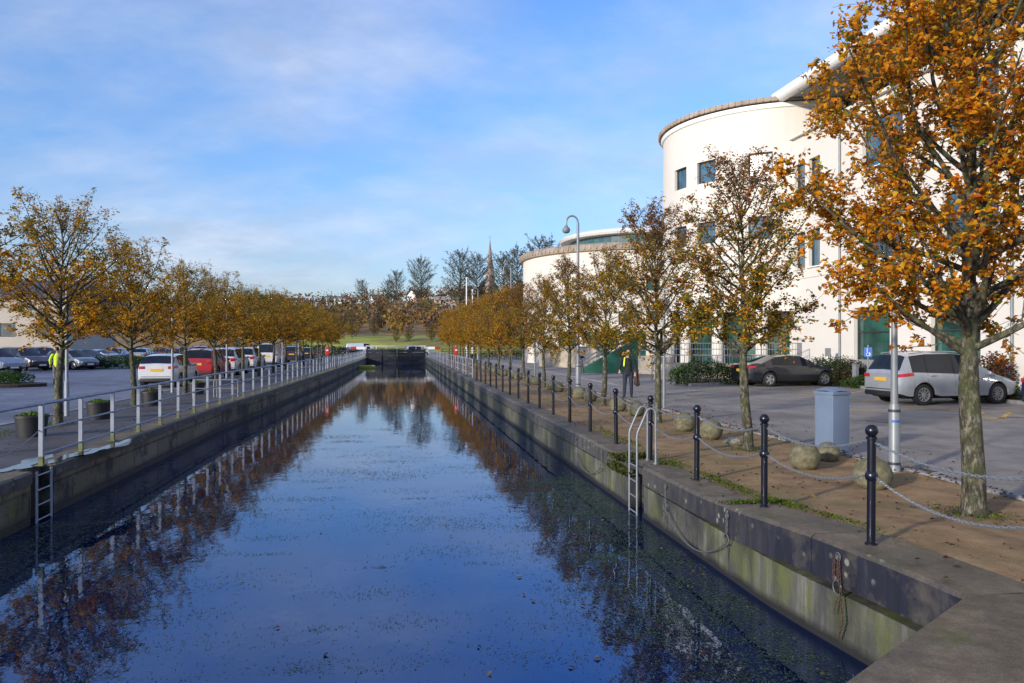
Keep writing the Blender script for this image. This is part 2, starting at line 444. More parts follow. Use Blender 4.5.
YS = [-6, 0, 3] + [4 + .5 * i for i in range(14)] + [12, 14, 17, 20, 25, 30, 40, 50, 60, 70, 80, 90, 101]
strip('gravel_path', 'gravel', lambda y: rx(y) + .49, lambda y: 7.46, YS, lambda x, y: qz(x, y) - .02 + .012 * math.sin(x * 5 + y * 2.1), 8)
strip('road', 'asphalt', lambda y: 7.6, lambda y: 20.2, [-30, 0, 20, 40, 60, 80, 101, 118], lambda x, y: -.085, 2)
mb = MB()
y = -6.0
while y < 100:                                     # kerb stones
    mb.box((7.53, y + .455, -.055), (.13, .895, .14), 0, .012); y += .915
struct(mb, 'kerb', 'kerb')

PY = [-6, 4, 10, 16, 20, 24, 28, 32, 36, 41, 46, 51, 58, 66, 74, 82, 91, 101]
strip('quay_path', 'path', lambda y: lx(y) - .42, lambda y: -8.9, PY, lambda x, y: -.015, 3)
strip('car_park', 'asphalt_l', lambda y: -9.1, lambda y: -62, [-20, 10, 30, 50, 70, 90, 101, 118], lambda x, y: -.09, 3)
mb = MB(); y = -6.0
while y < 100:
    mb.box((-9.0, y + .455, -.06), (.13, .895, .13), 0, .012); y += .915
struct(mb, 'kerb', 'kerb')
# far cross road behind the lock
mb = MB(); mb.quad((-80, 104, -.07), (120, 104, -.07), (120, 114, -.07), (-80, 114, -.07)); struct(mb, 'road', 'asphalt')

# puddles along the left coping
rng = random.Random(5)
def blob(mb, c, rx_, ry_, z, n=28, jit=.35, rz=0):
    ph = [rng.uniform(0, 6.28) for _ in range(4)]
    pts = []
    for i in range(n):
        a = 2 * math.pi * i / n
        r = 1 + jit * (.5 * math.sin(2 * a + ph[0]) + .35 * math.sin(3 * a + ph[1]) + .25 * math.sin(5 * a + ph[2]) + .15 * math.sin(9 * a + ph[3]))
        x, y_ = rx_ * r * math.cos(a), ry_ * r * math.sin(a)
        pts.append((c[0] + x * math.cos(rz) - y_ * math.sin(rz), c[1] + x * math.sin(rz) + y_ * math.cos(rz), z))
    mb.add(pts, [tuple(range(n))])
mb = MB(); PUD = .006
for (px, py, a, b) in [(34, 461, .17, .55), (66, 457.5, .13, .5), (97, 450, .13, .7), (122, 444, .12, .7), (14, 469, .16, .35), (52, 452, .05, .3), (84, 452, .05, .3)]:
    p = gp(px, py); PUD += .0015; blob(mb, p, a, b, PUD, 36, .5)
struct(mb, 'puddle', 'puddle')

# painted markings
mb = MB()
def line(mb, p, q, wd, z):
    p = Vector(p); q = Vector(q); d = (q - p); n = Vector((-d.y, d.x, 0)).normalized() * wd / 2
    mb.quad(*[(v.x, v.y, z) for v in (p - n, q - n, q + n, p + n)])
for a, b in [((4, 394.5), (24, 394.5)), ((36, 394.5), (53, 394)), ((62, 393.5), (96, 392)), ((0, 424), (40, 419.5))]:
    line(mb, gp(*a, -.086), gp(*b, -.086), .10, -.086)
for yy in (30, 36, 41.5, 47, 53, 60, 68, 76):
    line(mb, (-9.3, yy + .3, 0), (-11.6, yy + .3, 0), .1, -.086)
for k in range(9):
    line(mb, (-31, 40 + 2.6 * k, 0), (-27, 39 + 2.6 * k, 0), .1, -.086)
line(mb, (10.2, 34, 0), (10.2, 96, 0), .12, -.081)
line(mb, (13.2, 50, 0), (13.2, 96, 0), .12, -.081)
for a, b in [((598, 384.6), (616, 384.6)), ((540, 367), (592, 366.6)), ((645, 381), (668, 380.6))]:
    line(mb, gp(*a, -.081), gp(*b, -.081), .13, -.081)
struct(mb, 'road_marking', 'line_white')
mb = MB()
for k in range(8):                                  # worn yellow bay lines and hatching by the parked cars
    yy = 17.6 + 2.75 * k
    if k < 2 or k > 3: line(mb, (12.9, yy, 0), (18.4, yy + .35, 0), .1, -.081)
for px, py, qx, qy in [(985, 419, 1024, 417), (985, 412, 1024, 411.5), (946, 411, 978, 410), (972, 419.5, 984, 411.5), (1000, 419, 1012, 411.5), (905, 408.5, 946, 408), (786, 393, 815, 392.6), (790, 386.5, 850, 387.5), (775, 395.5, 846, 394), (830, 402, 870, 400.5), (845, 394, 868, 390), (700, 384, 745, 383)]:
    line(mb, gp(px, py, -.081), gp(qx, qy, -.081), .11, -.081)
struct(mb, 'road_marking', 'line_yellow')

# ------------------------------------------------------------------ drain covers let into the road by the kerb
for i, (x, y, lab) in enumerate([(7.95, 10.6, 'square iron drain grate in the gutter by the blue cabinet'), (7.95, 22.5, 'square iron drain grate in the gutter farther along the kerb')]):
    t = empty('drain_cover', (x, y, -.083), lab, 'drain cover'); mb = MB(); mb.box((0, 0, .0), (.42, .42, .012)); mb.build('frame', 'kerb', t)
    mb = MB()
    for q_ in range(6): mb.box((-.15 + .06 * q_, 0, .009), (.034, .34, .008))
    mb.build('grate', 'dark_metal', t)
for x, y, lab in [(12.0, 17.5, 'round iron manhole cover in the road behind the blue cabinet'), (11.0, 27.0, 'round iron manhole cover in the road near the walking man')]:
    mb = MB(); mb.lathe([(.33, 0), (.33, .012), (.30, .012), (.30, .008), (0, .008)], 24); tag(mb.build('manhole_cover', 'dark_metal', loc=(x, y, -.086)), lab, 'manhole cover')

# ------------------------------------------------------------------ quay walls
def wall_run(pts, z0, z1, thick, side):
    """vertical slab following a plan polyline; side=+1 puts the thickness to +x"""
    mb = MB(); vs = []
    for (x, y) in pts: vs += [(x, y, z0), (x, y, z1), (x + side * thick, y, z1), (x + side * thick, y, z0)]
    fs = []
    for i in range(len(pts) - 1):
        a, b = i * 4, i * 4 + 4
        fs += [(a, b, b + 1, a + 1), (a + 1, b + 1, b + 2, a + 2), (a + 2, b + 2, b + 3, a + 3)]
    fs += [(0, 1, 2, 3), tuple((len(pts) - 1) * 4 + j for j in range(4))]
    mb.add(vs, fs); return mb

YR = [4.7 + .35 * i for i in range(11)] + [8.6, 9, 9.4, 10, 11.12]
YR2 = [11.88, 12, 14, 17, 20, 25, 30, 40, 50, 60, 70, 80, 90, 100.4]
rw = empty('quay_wall', (RX, 5, 0), 'stained concrete canal wall along the right bank with dark coping', 'canal wall')
def rloc(mb, name, mat, **k):
    mb.v = [(v[0] - RX, v[1] - 5, v[2]) for v in mb.v]; return mb.build(name, mat, rw, **k)
mb = MB()
for yy in (YR, YR2):
    a = wall_run([(rx(y) + .03, y) for y in yy], -2.2, -.30, .5, 1); mb.add(a.v, a.f)
# groove behind the ladder
mb.box((RX + .45, 11.5, -1.2), (.4, .80, 2.0))
rloc(mb, 'lower_wall', 'wall_r')
mb = MB()
def coping_blocks(ys0, ys1, step):
    y = ys0; i = 0
    while y < ys1 - .05:
        y2 = min(y + step, ys1); n = 4
        th = .36 if y < 8.2 else .27
        vs = []; wob = rng.uniform(-.008, .008)
        for j in range(n + 1):
            yy = y + (y2 - y - .012) * j / n
            wdt = .62 if y < 8.2 else .50
            x0 = rx(yy) + wob; z = qz(rx(yy), yy) + wob * .6 + .004
            for (x, zz) in ((x0 + .0, z - th), (x0, z - .035), (x0 + .03, z), (x0 + wdt, z), (x0 + wdt, z - th)): vs.append((x, yy, zz))
        fs = []
        for j in range(n):
            a, b = j * 5, j * 5 + 5
            fs += [(a + q, b + q, b + q + 1, a + q + 1) for q in range(4)] + [(a + 4, b + 4, b, a)]
        fs += [(0, 1, 2, 3, 4), tuple(n * 5 + q for q in range(4, -1, -1))]
        mb.add(vs, fs); y = y2; i += 1
coping_blocks(4.7, 8.2, 1.75); coping_blocks(8.2, 11.12, 1.46); coping_blocks(11.88, 100.4, 1.9)
mb.box((RX + .33, 11.5, -.10), (.40, .75, .2), 0, .006)
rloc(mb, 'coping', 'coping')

lw = empty('quay_wall', (-5.27, 11, 0), 'dark blockwork canal wall along the left bank below the grey railing', 'canal wall')
def lloc(mb, name, mat, **k):
    mb.v = [(v[0] + 5.27, v[1] - 11, v[2]) for v in mb.v]; return mb.build(name, mat, lw, **k)
ylist = [1.0, 4, 7, 10, 12.05]; ylist2 = [12.8, 16, 20, 24, 30, 36, 41, 46, 51, 58, 66, 74, 82, 91, 100.4]
mb = MB()
for yy in (ylist, ylist2):
    a = wall_run([(lx(y) - .03, y) for y in yy], -2.2, -.17, .5, -1); mb.add(a.v, a.f)
mb.box((-5.27 - .42, 12.42, -1.2), (.35, .76, 2.0))
lloc(mb, 'lower_wall', 'wall_l')
mb = MB()
def lcop(ya, yb):
    y = ya
    while y < yb - .05:
        y2 = min(y + 1.5, yb); wob = rng.uniform(-.01, .01)
        x0, x1 = lx(y) + wob, lx(y2 - .01) + wob
        z = .0 + wob * .5; vs = []
        for (x, yy) in ((x0, y), (x1, y2 - .012)):
            for (dx, zz) in ((0, -.18), (0, z - .03), (-.03, z), (-.45, z), (-.45, -.18)): vs.append((x + dx, yy, zz))
        mb.add(vs, [(q, q + 5, q + 6, q + 1) for q in range(4)] + [(4, 9, 5, 0), (0, 1, 2, 3, 4), (9, 8, 7, 6, 5)]); y = y2
lcop(1.0, 12.05); lcop(12.8, 100.4)
mb.box((-5.27 - .36, 12.42, -.09), (.3, .74, .18))
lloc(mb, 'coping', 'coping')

# lock head slab under the camera
def slab_poly(outer, z0, zt):
    mb = MB(); n = len(outer)
    vs = [(x, y, z0) for x, y in outer] + [(x, y, zt(x, y)) for x, y in outer]
    fs = [tuple(range(n, 2 * n))] + [(i, (i + 1) % n, n + (i + 1) % n, n + i) for i in range(n)]
    mb.add(vs, fs); return mb
head = [(HEAD[0][0] + 3.4, 4.55), (HEAD[0][0] + .0, 4.69), HEAD[1], HEAD[2], HEAD[3], (-5.27, -8), (7.27, -8)]
mb = slab_poly([(x, y) for x, y in head], -.1, lambda x, y: .146)
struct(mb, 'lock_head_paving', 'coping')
mb = slab_poly([(3.84, 4.62), (2.30, 3.55), (-1.2, 1.12), (-5.27, 1.12), (-5.27, -1), (3.84, -1)], -2.2, lambda x, y: -.11)
tag(mb.build('lock_head_wall', 'wall_r'), 'stone wing wall under the paved lock head in the near corner', 'canal wall')

# ------------------------------------------------------------------ moss, grass tufts, fallen leaves, weed
def leaf_batch(name, P, Nn, size, cols, mat='leaf', parent=None, seed=0, aspect=.62, fold=.42, kind=None):
    """many small folded diamond leaves; P (n,3) centres, Nn (n,3) normals, size (n,), cols (n,3)"""
    r = np.random.default_rng(seed); n = len(P)
    P = np.asarray(P, float); Nn = np.asarray(Nn, float); Nn /= (np.linalg.norm(Nn, axis=1, keepdims=True) + 1e-9)
    t = r.normal(size=(n, 3)); t -= (t * Nn).sum(1, keepdims=True) * Nn; t /= (np.linalg.norm(t, axis=1, keepdims=True) + 1e-9)
    b = np.cross(Nn, t); s = np.asarray(size)[:, None]
    V = np.empty((n, 4, 3))
    V[:, 0] = P - t * s * .5; V[:, 1] = P + b * s * aspect * .5 + Nn * s * fold * .5
    V[:, 2] = P + t * s * .5; V[:, 3] = P - b * s * aspect * .5 + Nn * s * fold * .5
    me = bpy.data.meshes.new(name)
    me.vertices.add(4 * n); me.vertices.foreach_set('co', V.reshape(-1))
    idx = (np.arange(n) * 4)[:, None] + np.array([0, 1, 2, 0, 2, 3])[None]
    me.loops.add(6 * n); me.loops.foreach_set('vertex_index', idx.reshape(-1).astype(np.int32))
    me.polygons.add(2 * n); me.polygons.foreach_set('loop_start', (np.arange(2 * n) * 3).astype(np.int32))
    me.update(calc_edges=True)
    ca = me.color_attributes.new('leafcol', 'FLOAT_COLOR', 'POINT')
    C = np.ones((n, 4, 4)); C[:, :, :3] = np.asarray(cols)[:, None, :]
    ca.data.foreach_set('color', C.reshape(-1).astype(np.float32))
    me.materials.append(MT[mat] if isinstance(mat, str) else mat)
    o = bpy.data.objects.new(name, me); COL.objects.link(o)
    if parent is not None: o.parent = parent
    if kind: o['kind'] = kind
    return o

def pal(r, n, cols, wts, jit=.25):
    c = np.array(cols)[r.choice(len(cols), n, p=np.array(wts) / sum(wts))]
    return np.clip(c * (1 + r.normal(0, jit, (n, 1))) * (1 + r.normal(0, .06, (n, 3))), .003, .9)

r0 = np.random.default_rng(11)
# floating weed: clumped flecks on the near water
def weed():
    P = []
    cl = []
    for k in range(230):
        y = 2.5 + 22 * r0.random() ** 1.5; cl.append((r0.uniform(-5.1, 3.5), y, r0.uniform(.12, .7)))
    for k in range(420): cl.append((3.5 - abs(r0.normal(0, .8)), r0.uniform(4.5, 15), r0.uniform(.15, .5)))
    for k in range(120): cl.append((-5.1 + abs(r0.normal(0, 1.0)), r0.uniform(7, 14), r0.uniform(.2, .6)))
    for (x, y, s) in cl:
        m = int(150 * s / .5 * r0.uniform(.3, 1.6))
        q = np.column_stack([x + r0.normal(0, s * .85, m), y + r0.normal(0, s * .22, m) + .5 * s * np.sin(r0.uniform(0, 6) + 2 * r0.normal(0, s, m))])
        P.append(q)
    P = np.concatenate(P); k = (P[:, 0] > -5.2) & (P[:, 0] < 3.6) & (P[:, 1] > 2.2); P = P[k]
    n = len(P)
    cols = pal(r0, n, [(.10, .17, .10), (.14, .20, .10), (.07, .11, .085), (.19, .24, .16), (.05, .06, .055)], [4, 4, 3, 2, 1], .25)
    o = leaf_batch('water_weed', np.column_stack([P, np.full(n, WATER_Z + .006)]), np.tile((0, 0, 1.0), (n, 1)) + r0.normal(0, .05, (n, 3)), r0.uniform(.010, .042, n) * (.6 + P[:, 1] * .05), cols, seed=3, aspect=.32, fold=.05)
    tag(o, 'pale green weed drifting in patches on the canal surface', 'water weed', kind='stuff')
weed()
n = 150
P = np.column_stack([np.where(r0.random(n) < .6, np.where(r0.random(n) < .6, 3.55 - np.abs(r0.normal(0, .35, n)), -5.15 + np.abs(r0.normal(0, .4, n))), r0.uniform(-5.1, 3.5, n)), 3 + 18 * r0.random(n) ** 1.5, np.full(n, WATER_Z + .010)])
tag(leaf_batch('floating_leaves', P, np.tile((0, 0, 1.0), (n, 1)) + r0.normal(0, .12, (n, 3)), r0.uniform(.035, .075, n), pal(r0, n, [(.35, .25, .03), (.22, .16, .08), (.40, .34, .06), (.12, .06, .03)], [2, 2, 1, 2]), seed=4), 'yellow and brown leaves floating on the canal', 'leaves', kind='stuff')
n = 4200
X = r0.uniform(3.9, 9.5, n); Y = 3.5 + 45 * r0.random(n) ** 1.4
X = np.where(r0.random(n) < .6, 7.5 + r0.normal(.05, .16, n), X)
P = np.column_stack([X, Y, [(qz(a, b) + .012 if a < 7.46 else .022 if a < 7.6 else -.072) for a, b in zip(X, Y)]])
tag(leaf_batch('fallen_leaves', P, np.tile((0, 0, 1.0), (n, 1)) + r0.normal(0, .25, (n, 3)), r0.uniform(.03, .07, n), pal(r0, n, [(.14, .07, .025), (.09, .04, .02), (.26, .15, .04), (.05, .03, .02)], [3, 3, 1, 2]), seed=6), 'brown leaves fallen on the gravel strip and kerb of the right quay', 'leaves', kind='stuff')
n = 500
P = np.column_stack([r0.uniform(-8.8, -5.6, n), 9 + 40 * r0.random(n) ** 1.3, np.full(n, .004)])
tag(leaf_batch('fallen_leaves', P, np.tile((0, 0, 1.0), (n, 1)) + r0.normal(0, .25, (n, 3)), r0.uniform(.03, .07, n), pal(r0, n, [(.16, .08, .025), (.09, .04, .02), (.30, .18, .04)], [3, 2, 1]), seed=7), 'orange and brown leaves fallen on the left quay path', 'leaves', kind='stuff')

def moss_blades(name, spots, label, seed, hmin=.01, hmax=.04, cols=((.09, .14, .012), (.06, .10, .012), (.13, .17, .02))):
    r = np.random.default_rng(seed); P = []; S = []
    for (x, y, z, sx, sy, n) in spots:
        q = np.column_stack([x + r.normal(0, sx, n), y + r.normal(0, sy, n), np.full(n, z) + r.uniform(0, hmax * .5, n)])
        P.append(q)
    P = np.concatenate(P); n = len(P)
    P[:, 2] = np.array([z0 + (qz(a, b) if a > 0 else 0) for a, b, z0 in P])
    Nn = r.normal(0, 1, (n, 3)); Nn[:, 2] *= .5
    o = leaf_batch(name, P, Nn, r.uniform(hmin, hmax, n), pal(r, n, cols, [1] * len(cols), .3), seed=seed, aspect=.5)
    return tag(o, label, 'moss', kind='stuff')
p1 = gp(724, 490, .02); p2 = gp(705, 488)
moss_blades('moss', [(4.06, 8.28, .005, .16, .05, 900), (4.38, 8.2, 0, .07, .22, 800), (4.36, 9.6, 0, .07, .5, 700), (4.35, 14.5, 0, .09, 1.6, 900), (4.4, 7.2, 0, .05, .4, 300), (4.2, 11.35, .0, .1, .18, 500)], 'bright green moss along the back edge of the right coping', 21)
moss_blades('grass_tuft', [(3.70, 12.25, -.05, .05, .22, 800), (3.655, 12.15, -.18, .025, .2, 900), (3.65, 12.4, -.26, .02, .2, 600), (3.9, 12.1, .0, .12, .12, 500)], 'mossy grass tuft hanging over the coping beside the ladder', 22, .03, .09, ((.07, .09, .012), (.05, .065, .015), (.11, .11, .03)))
moss_blades('moss', [(-8.0 + .2, 18.9, 0, .25, .3, 800), (-7.8, 24.2, 0, .25, .3, 500), (6.2, 7.4, 0, .2, .2, 500), (6.2, 12.7, 0, .15, .15, 250), (-5.7, 9.8, .004, .2, .5, 500), (-8.2, 16.9, 0, .3, .9, 900)], 'thin moss and grass round the feet of the quay trees', 23)

# ------------------------------------------------------------------ chain-and-post fence on the right quay
BX = 4.05
BY = [4.15] + [6.03 + 1.93 * i for i in range(18)]
def make_bollard():
    t = empty('bollard', (0, 0, 0), 'x', 'bollard', 'black bollards along the right quay')
    mb = MB()
    mb.lathe([(.0, -.03), (.052, -.03), (.052, .012), (.036, .02), (.036, .9), (.0, .9)], 16)
    mb.build('post', 'black_paint', t, smooth=True)
    mb = MB(); mb.lathe([(.036, .545), (.046, .555), (.054, .575), (.054, .60), (.046, .62), (.036, .63)], 16)
    for sy in (-1, 1): mb.tube([(0, sy * .055, .588), (0, sy * .075, .588)], .012, 8)
    mb.build('collar', 'black_paint', t, smooth=True)
    mb = MB(); mb.lathe([(.036, .90), (.046, .905), (.046, .925), (.034, .932)], 16); mb.sphere((0, 0, .978), .054, seg=18, ring=12)
    mb.build('ball_cap', 'black_paint', t, smooth=True)
    index_kids(t); return t
bproto = make_bollard()
BLAB = {0: 'black ball-topped bollard outermost on the lock head beside the camera', 1: 'tallest-looking black ball-topped bollard at the corner of the lock head',
        4: 'black ball-topped bollard standing between the two hoops of the ladder'}
for i, y in enumerate(BY):
    loc = (BX, y, qz(BX, y) + .005)
    lab = BLAB.get(i, 'black ball-topped bollard, %s along the right quay counting from the corner' % ORD[i - 1])
    if i == 0:
        bproto.location = loc; bproto['label'] = lab
    else:
        b_o = dup(bproto, loc, rng.uniform(-.03, .03), lab); b_o.rotation_euler = (rng.uniform(-.012, .012), rng.uniform(-.012, .012), b_o.rotation_euler.z)

def catenary(a, b, sag, n):
    a = Vector(a); b = Vector(b)
    return [a.lerp(b, i / n) - Vector((0, 0, sag * (1 - (2 * i / n - 1) ** 2))) for i in range(n + 1)]
def links(mb, pts, wire=.0045, pitch=.036, lw=.013):
    """real chain links along a polyline"""
    d = [0]
    for p, q in zip(pts, pts[1:]): d.append(d[-1] + (q - p).length)
    L = d[-1]; n = max(2, int(L / pitch)); j = 0
    for i in range(n):
        s = (i + .5) * L / n
        while j < len(d) - 2 and d[j + 1] < s: j += 1
        t = (pts[j + 1] - pts[j]).normalized(); c = pts[j].lerp(pts[j + 1], (s - d[j]) / (d[j + 1] - d[j]))
        u = t.orthogonal().normalized(); v = t.cross(u)
        a = 0.6 + (math.pi / 2 if i % 2 else 0); sd = u * math.cos(a) + v * math.sin(a)
        ll = pitch * .72
        ring = [c + t * ll * math.cos(q) * (1.0) + sd * lw * math.sin(q) for q in [2 * math.pi * k / 8 for k in range(8)]]
        mb.tube(ring, wire, 4, closed=True)
for i in range(len(BY) - 1):
    for lvl, z in (('upper', .885), ('lower', .588)):
        y0, y1 = BY[i], BY[i + 1]
        a = (BX, y0 + .07, qz(BX, y0) + z); b = (BX, y1 - .07, qz(BX, y1) + z)
        pts = catenary(a, b, (.13 if lvl == 'lower' else .10) + rng.uniform(-.015, .03), 14)
        mb = MB(); loc = Vector(a)
        if i < 7: links(mb, [p - loc for p in pts], .0042, .034, .0105)
        else: mb.tube([p - loc for p in pts], .0075, 5)
        if i == 0: lab = '%s chain running from the corner bollard out of the frame' % lvl
        else: lab = '%s sagging chain between the %s and %s bollards from the lock corner' % (lvl, ORD[i - 1], ORD[i])
        tag(mb.build('chain', 'chain_steel', loc=loc, smooth=True), lab, 'chain', 'chains hanging between the right quay bollards')

# far end of the right quay: grey tube railing
gr = empty('quay_railing', (BX, 41, 0), 'grey tube railing at the far end of the right quay', 'railing')
for k in range(30):
    mb = MB(); mb.tube([(0, 2 * k, 0), (0, 2 * k, 1.0)], .03, 6); mb.build('post', 'rail_paint', gr)
mb = MB()
for z in (1.0, .55, .2): mb.tube([(0, 0, z), (0, 58, z)], .024, 6)
mb.build('rail', 'rail_paint', gr)

# ------------------------------------------------------------------ mooring chains on the right wall
def mooring(y, lab, rusty=False, drop=.14):
    x = rx(y) - .012; t = empty('mooring_chain', (x, y, 0), lab, 'mooring chain', 'mooring chains on the right canal wall')
    z0 = qz(RX, y)
    mb = MB()
    ring = [(-.012, .034 * math.cos(a), z0 - .10 + .034 * math.sin(a)) for a in [2 * math.pi * k / 14 for k in range(14)]]
    mb.tube([Vector(p) for p in ring], .006, 6, closed=True); mb.tube([(.04, 0, z0 - .10), (-.02, 0, z0 - .10)], .02, 8)
    mb.build('wall_ring', 'old_chain', t, smooth=True)
    mb = MB(); links(mb, [Vector((-.014, 0, z0 - .145)), Vector((-.018, .0, z0 - .30))], .0042, .032, .0105)
    mb.build('short_chain', 'rust' if rusty else 'old_chain', t, smooth=True)
    mb = MB(); ring = [Vector((-.022, .062 * math.cos(a), z0 - .365 + .062 * math.sin(a))) for a in [2 * math.pi * k / 18 for k in range(18)]]
    mb.tube(ring, .0065, 6, closed=True); mb.build('mooring_ring', 'old_chain', t, smooth=True)
    mb = MB(); links(mb, [Vector((-.026, 0, z0 - .46)), Vector((-.03, .03, z0 - .46 - drop))], .0036, .032, .0095)
    if rusty:
        mb.build('hanging_chain', 'rust', t, smooth=True); mb = MB()
        links(mb, [Vector((-.02, -.02, z0 - .12)), Vector((-.03, -.05, z0 - .3)), Vector((-.03, -.1, z0 - .62)), Vector((-.03, -.03, z0 - .8))], .0042, .032, .0105)
        mb.build('hanging_chain', 'rust', t, smooth=True); mb = MB()
        links(mb, [Vector((-.03, .03, z0 - .1)), Vector((-.04, .03, z0 - .3))], .0042, .032, .0105)
    mb.build('hanging_chain', 'rust' if rusty else 'old_chain', t, smooth=True)
    return t
def wall_y(px): 
    a = math.atan((px - CX) / F) + TH; return RX / math.tan(a)
MY = [(830, 'rusty bunched mooring chain nearest the paved corner'), (729, 'pale mooring chain with large ring, second from the paved corner'), (667, 'pale mooring chain just before the ladder'),
      (603, 'pale mooring chain just past the ladder and grass tuft'), (577, 'pale mooring chain, second beyond the ladder'), (556, 'small pale mooring chain, third beyond the ladder'), (541, 'small pale mooring chain, fourth beyond the ladder')]
for px, lab in MY: mooring(wall_y(px), lab, px == 830)
def sagwall(pa, pb, lab, sag):
    ya, yb = wall_y(pa), wall_y(pb); pts = catenary((RX - .045, ya, -.37), (RX - .045, yb, -.37), sag, 16); loc = pts[0].copy(); mb = MB()
    links(mb, [p - loc for p in pts], .0036, .032, .0095)
    tag(mb.build('wall_chain', 'old_chain', loc=loc, smooth=True), lab, 'chain', 'chains swagged along the right canal wall')
sagwall(729, 667, 'pale chain swagged low on the canal wall before the ladder', .30)
sagwall(603, 577, 'pale chain swagged low on the canal wall beyond the ladder', .25)

# ------------------------------------------------------------------ ladders
lad = empty('hooped_ladder', (RX, 11.5, 0), 'galvanised quay ladder with two tall hooped handrails by the groove', 'ladder')
for yy, q in ((11.3, 0), (11.69, 1)):
    mb = MB(); x0 = -.02; dy = yy - 11.5
    path = [(x0, dy, -1.3), (x0, dy, .44), (x0 + .01, dy, .50), (x0 + .14, dy, .79), (x0 + .17, dy, .84), (x0 + .20, dy, .865), (x0 + .25, dy, .865), (x0 + .285, dy, .84), (x0 + .30, dy, .79), (x0 + .30, dy, -.02)]
    mb.tube(path, .017, 10); mb.lathe([(.04, 0), (.04, .012), (.016, .014)], 12, (x0 + .30, dy, .008))
    mb.build('handrail', 'galv', lad, smooth=True)
for k in range(6):
    mb = MB(); z = -.03 - .24 * k
    mb.tube([(-.02, -.2, z), (-.02, .19, z)], .011, 8); mb.build('rung', 'galv', lad, smooth=True)

lad = empty('wall_ladder', (-5.27, 12.36, 0), 'flat steel ladder set in a recess of the left canal wall', 'ladder')
mb = MB()
for dy in (-.24, .24): mb.box((.02, dy, -.62), (.012, .07, 1.2))
mb.build('stringer', 'rail_paint', lad)
for k in range(5):
    mb = MB(); mb.tube([(.02, -.24, -.08 - .22 * k), (.02, .24, -.08 - .22 * k)], .012, 8); mb.build('rung', 'rail_paint', lad)

# ------------------------------------------------------------------ left railing
rail = empty('canal_railing', (-5.4, 11.7, 0), 'pale grey three-bar railing along the left quay', 'railing')
def railx(y): return lx(y) - .13
posts = [12.62 - 1.48 * 2] + [12.62 + 1.48 * i for i in range(59)]
for i, y in enumerate(posts):
    mb = MB(); x = railx(y) + 5.4; yy = y - 11.7
    mb.box((x, yy, .48), (.062, .055, .93), 0, .003, 0); mb.box((x, yy, .07), (.068, .061, .14), 0, .003, 1)
    mb.box((x - .01, yy, .008), (.13, .16, .014), 0, 0, 1)
    mb.build('post', ['rail_paint', 'post_stain'], rail)
for z, ys in ((.945, [0.0] + posts[1:]), (.56, posts[1:]), (.17, posts[1:])):
    mb = MB(); mb.tube([(railx(y) + 5.4, y - 11.7, z) for y in ys], .026 if z > .8 else .019, 8); mb.build('rail', 'rail_paint', rail, smooth=True)
pts = catenary((railx(9) - .02, 9.66, .62), (railx(12.6) - .02, 12.62, .55), .28, 18); mb = MB(); loc = pts[-1].copy(); mb.tube([p - loc for p in pts], .008, 5)
tag(mb.build('chain', 'chain_steel', loc=loc), 'slack chain hanging across the ladder gap in the left railing', 'chain')

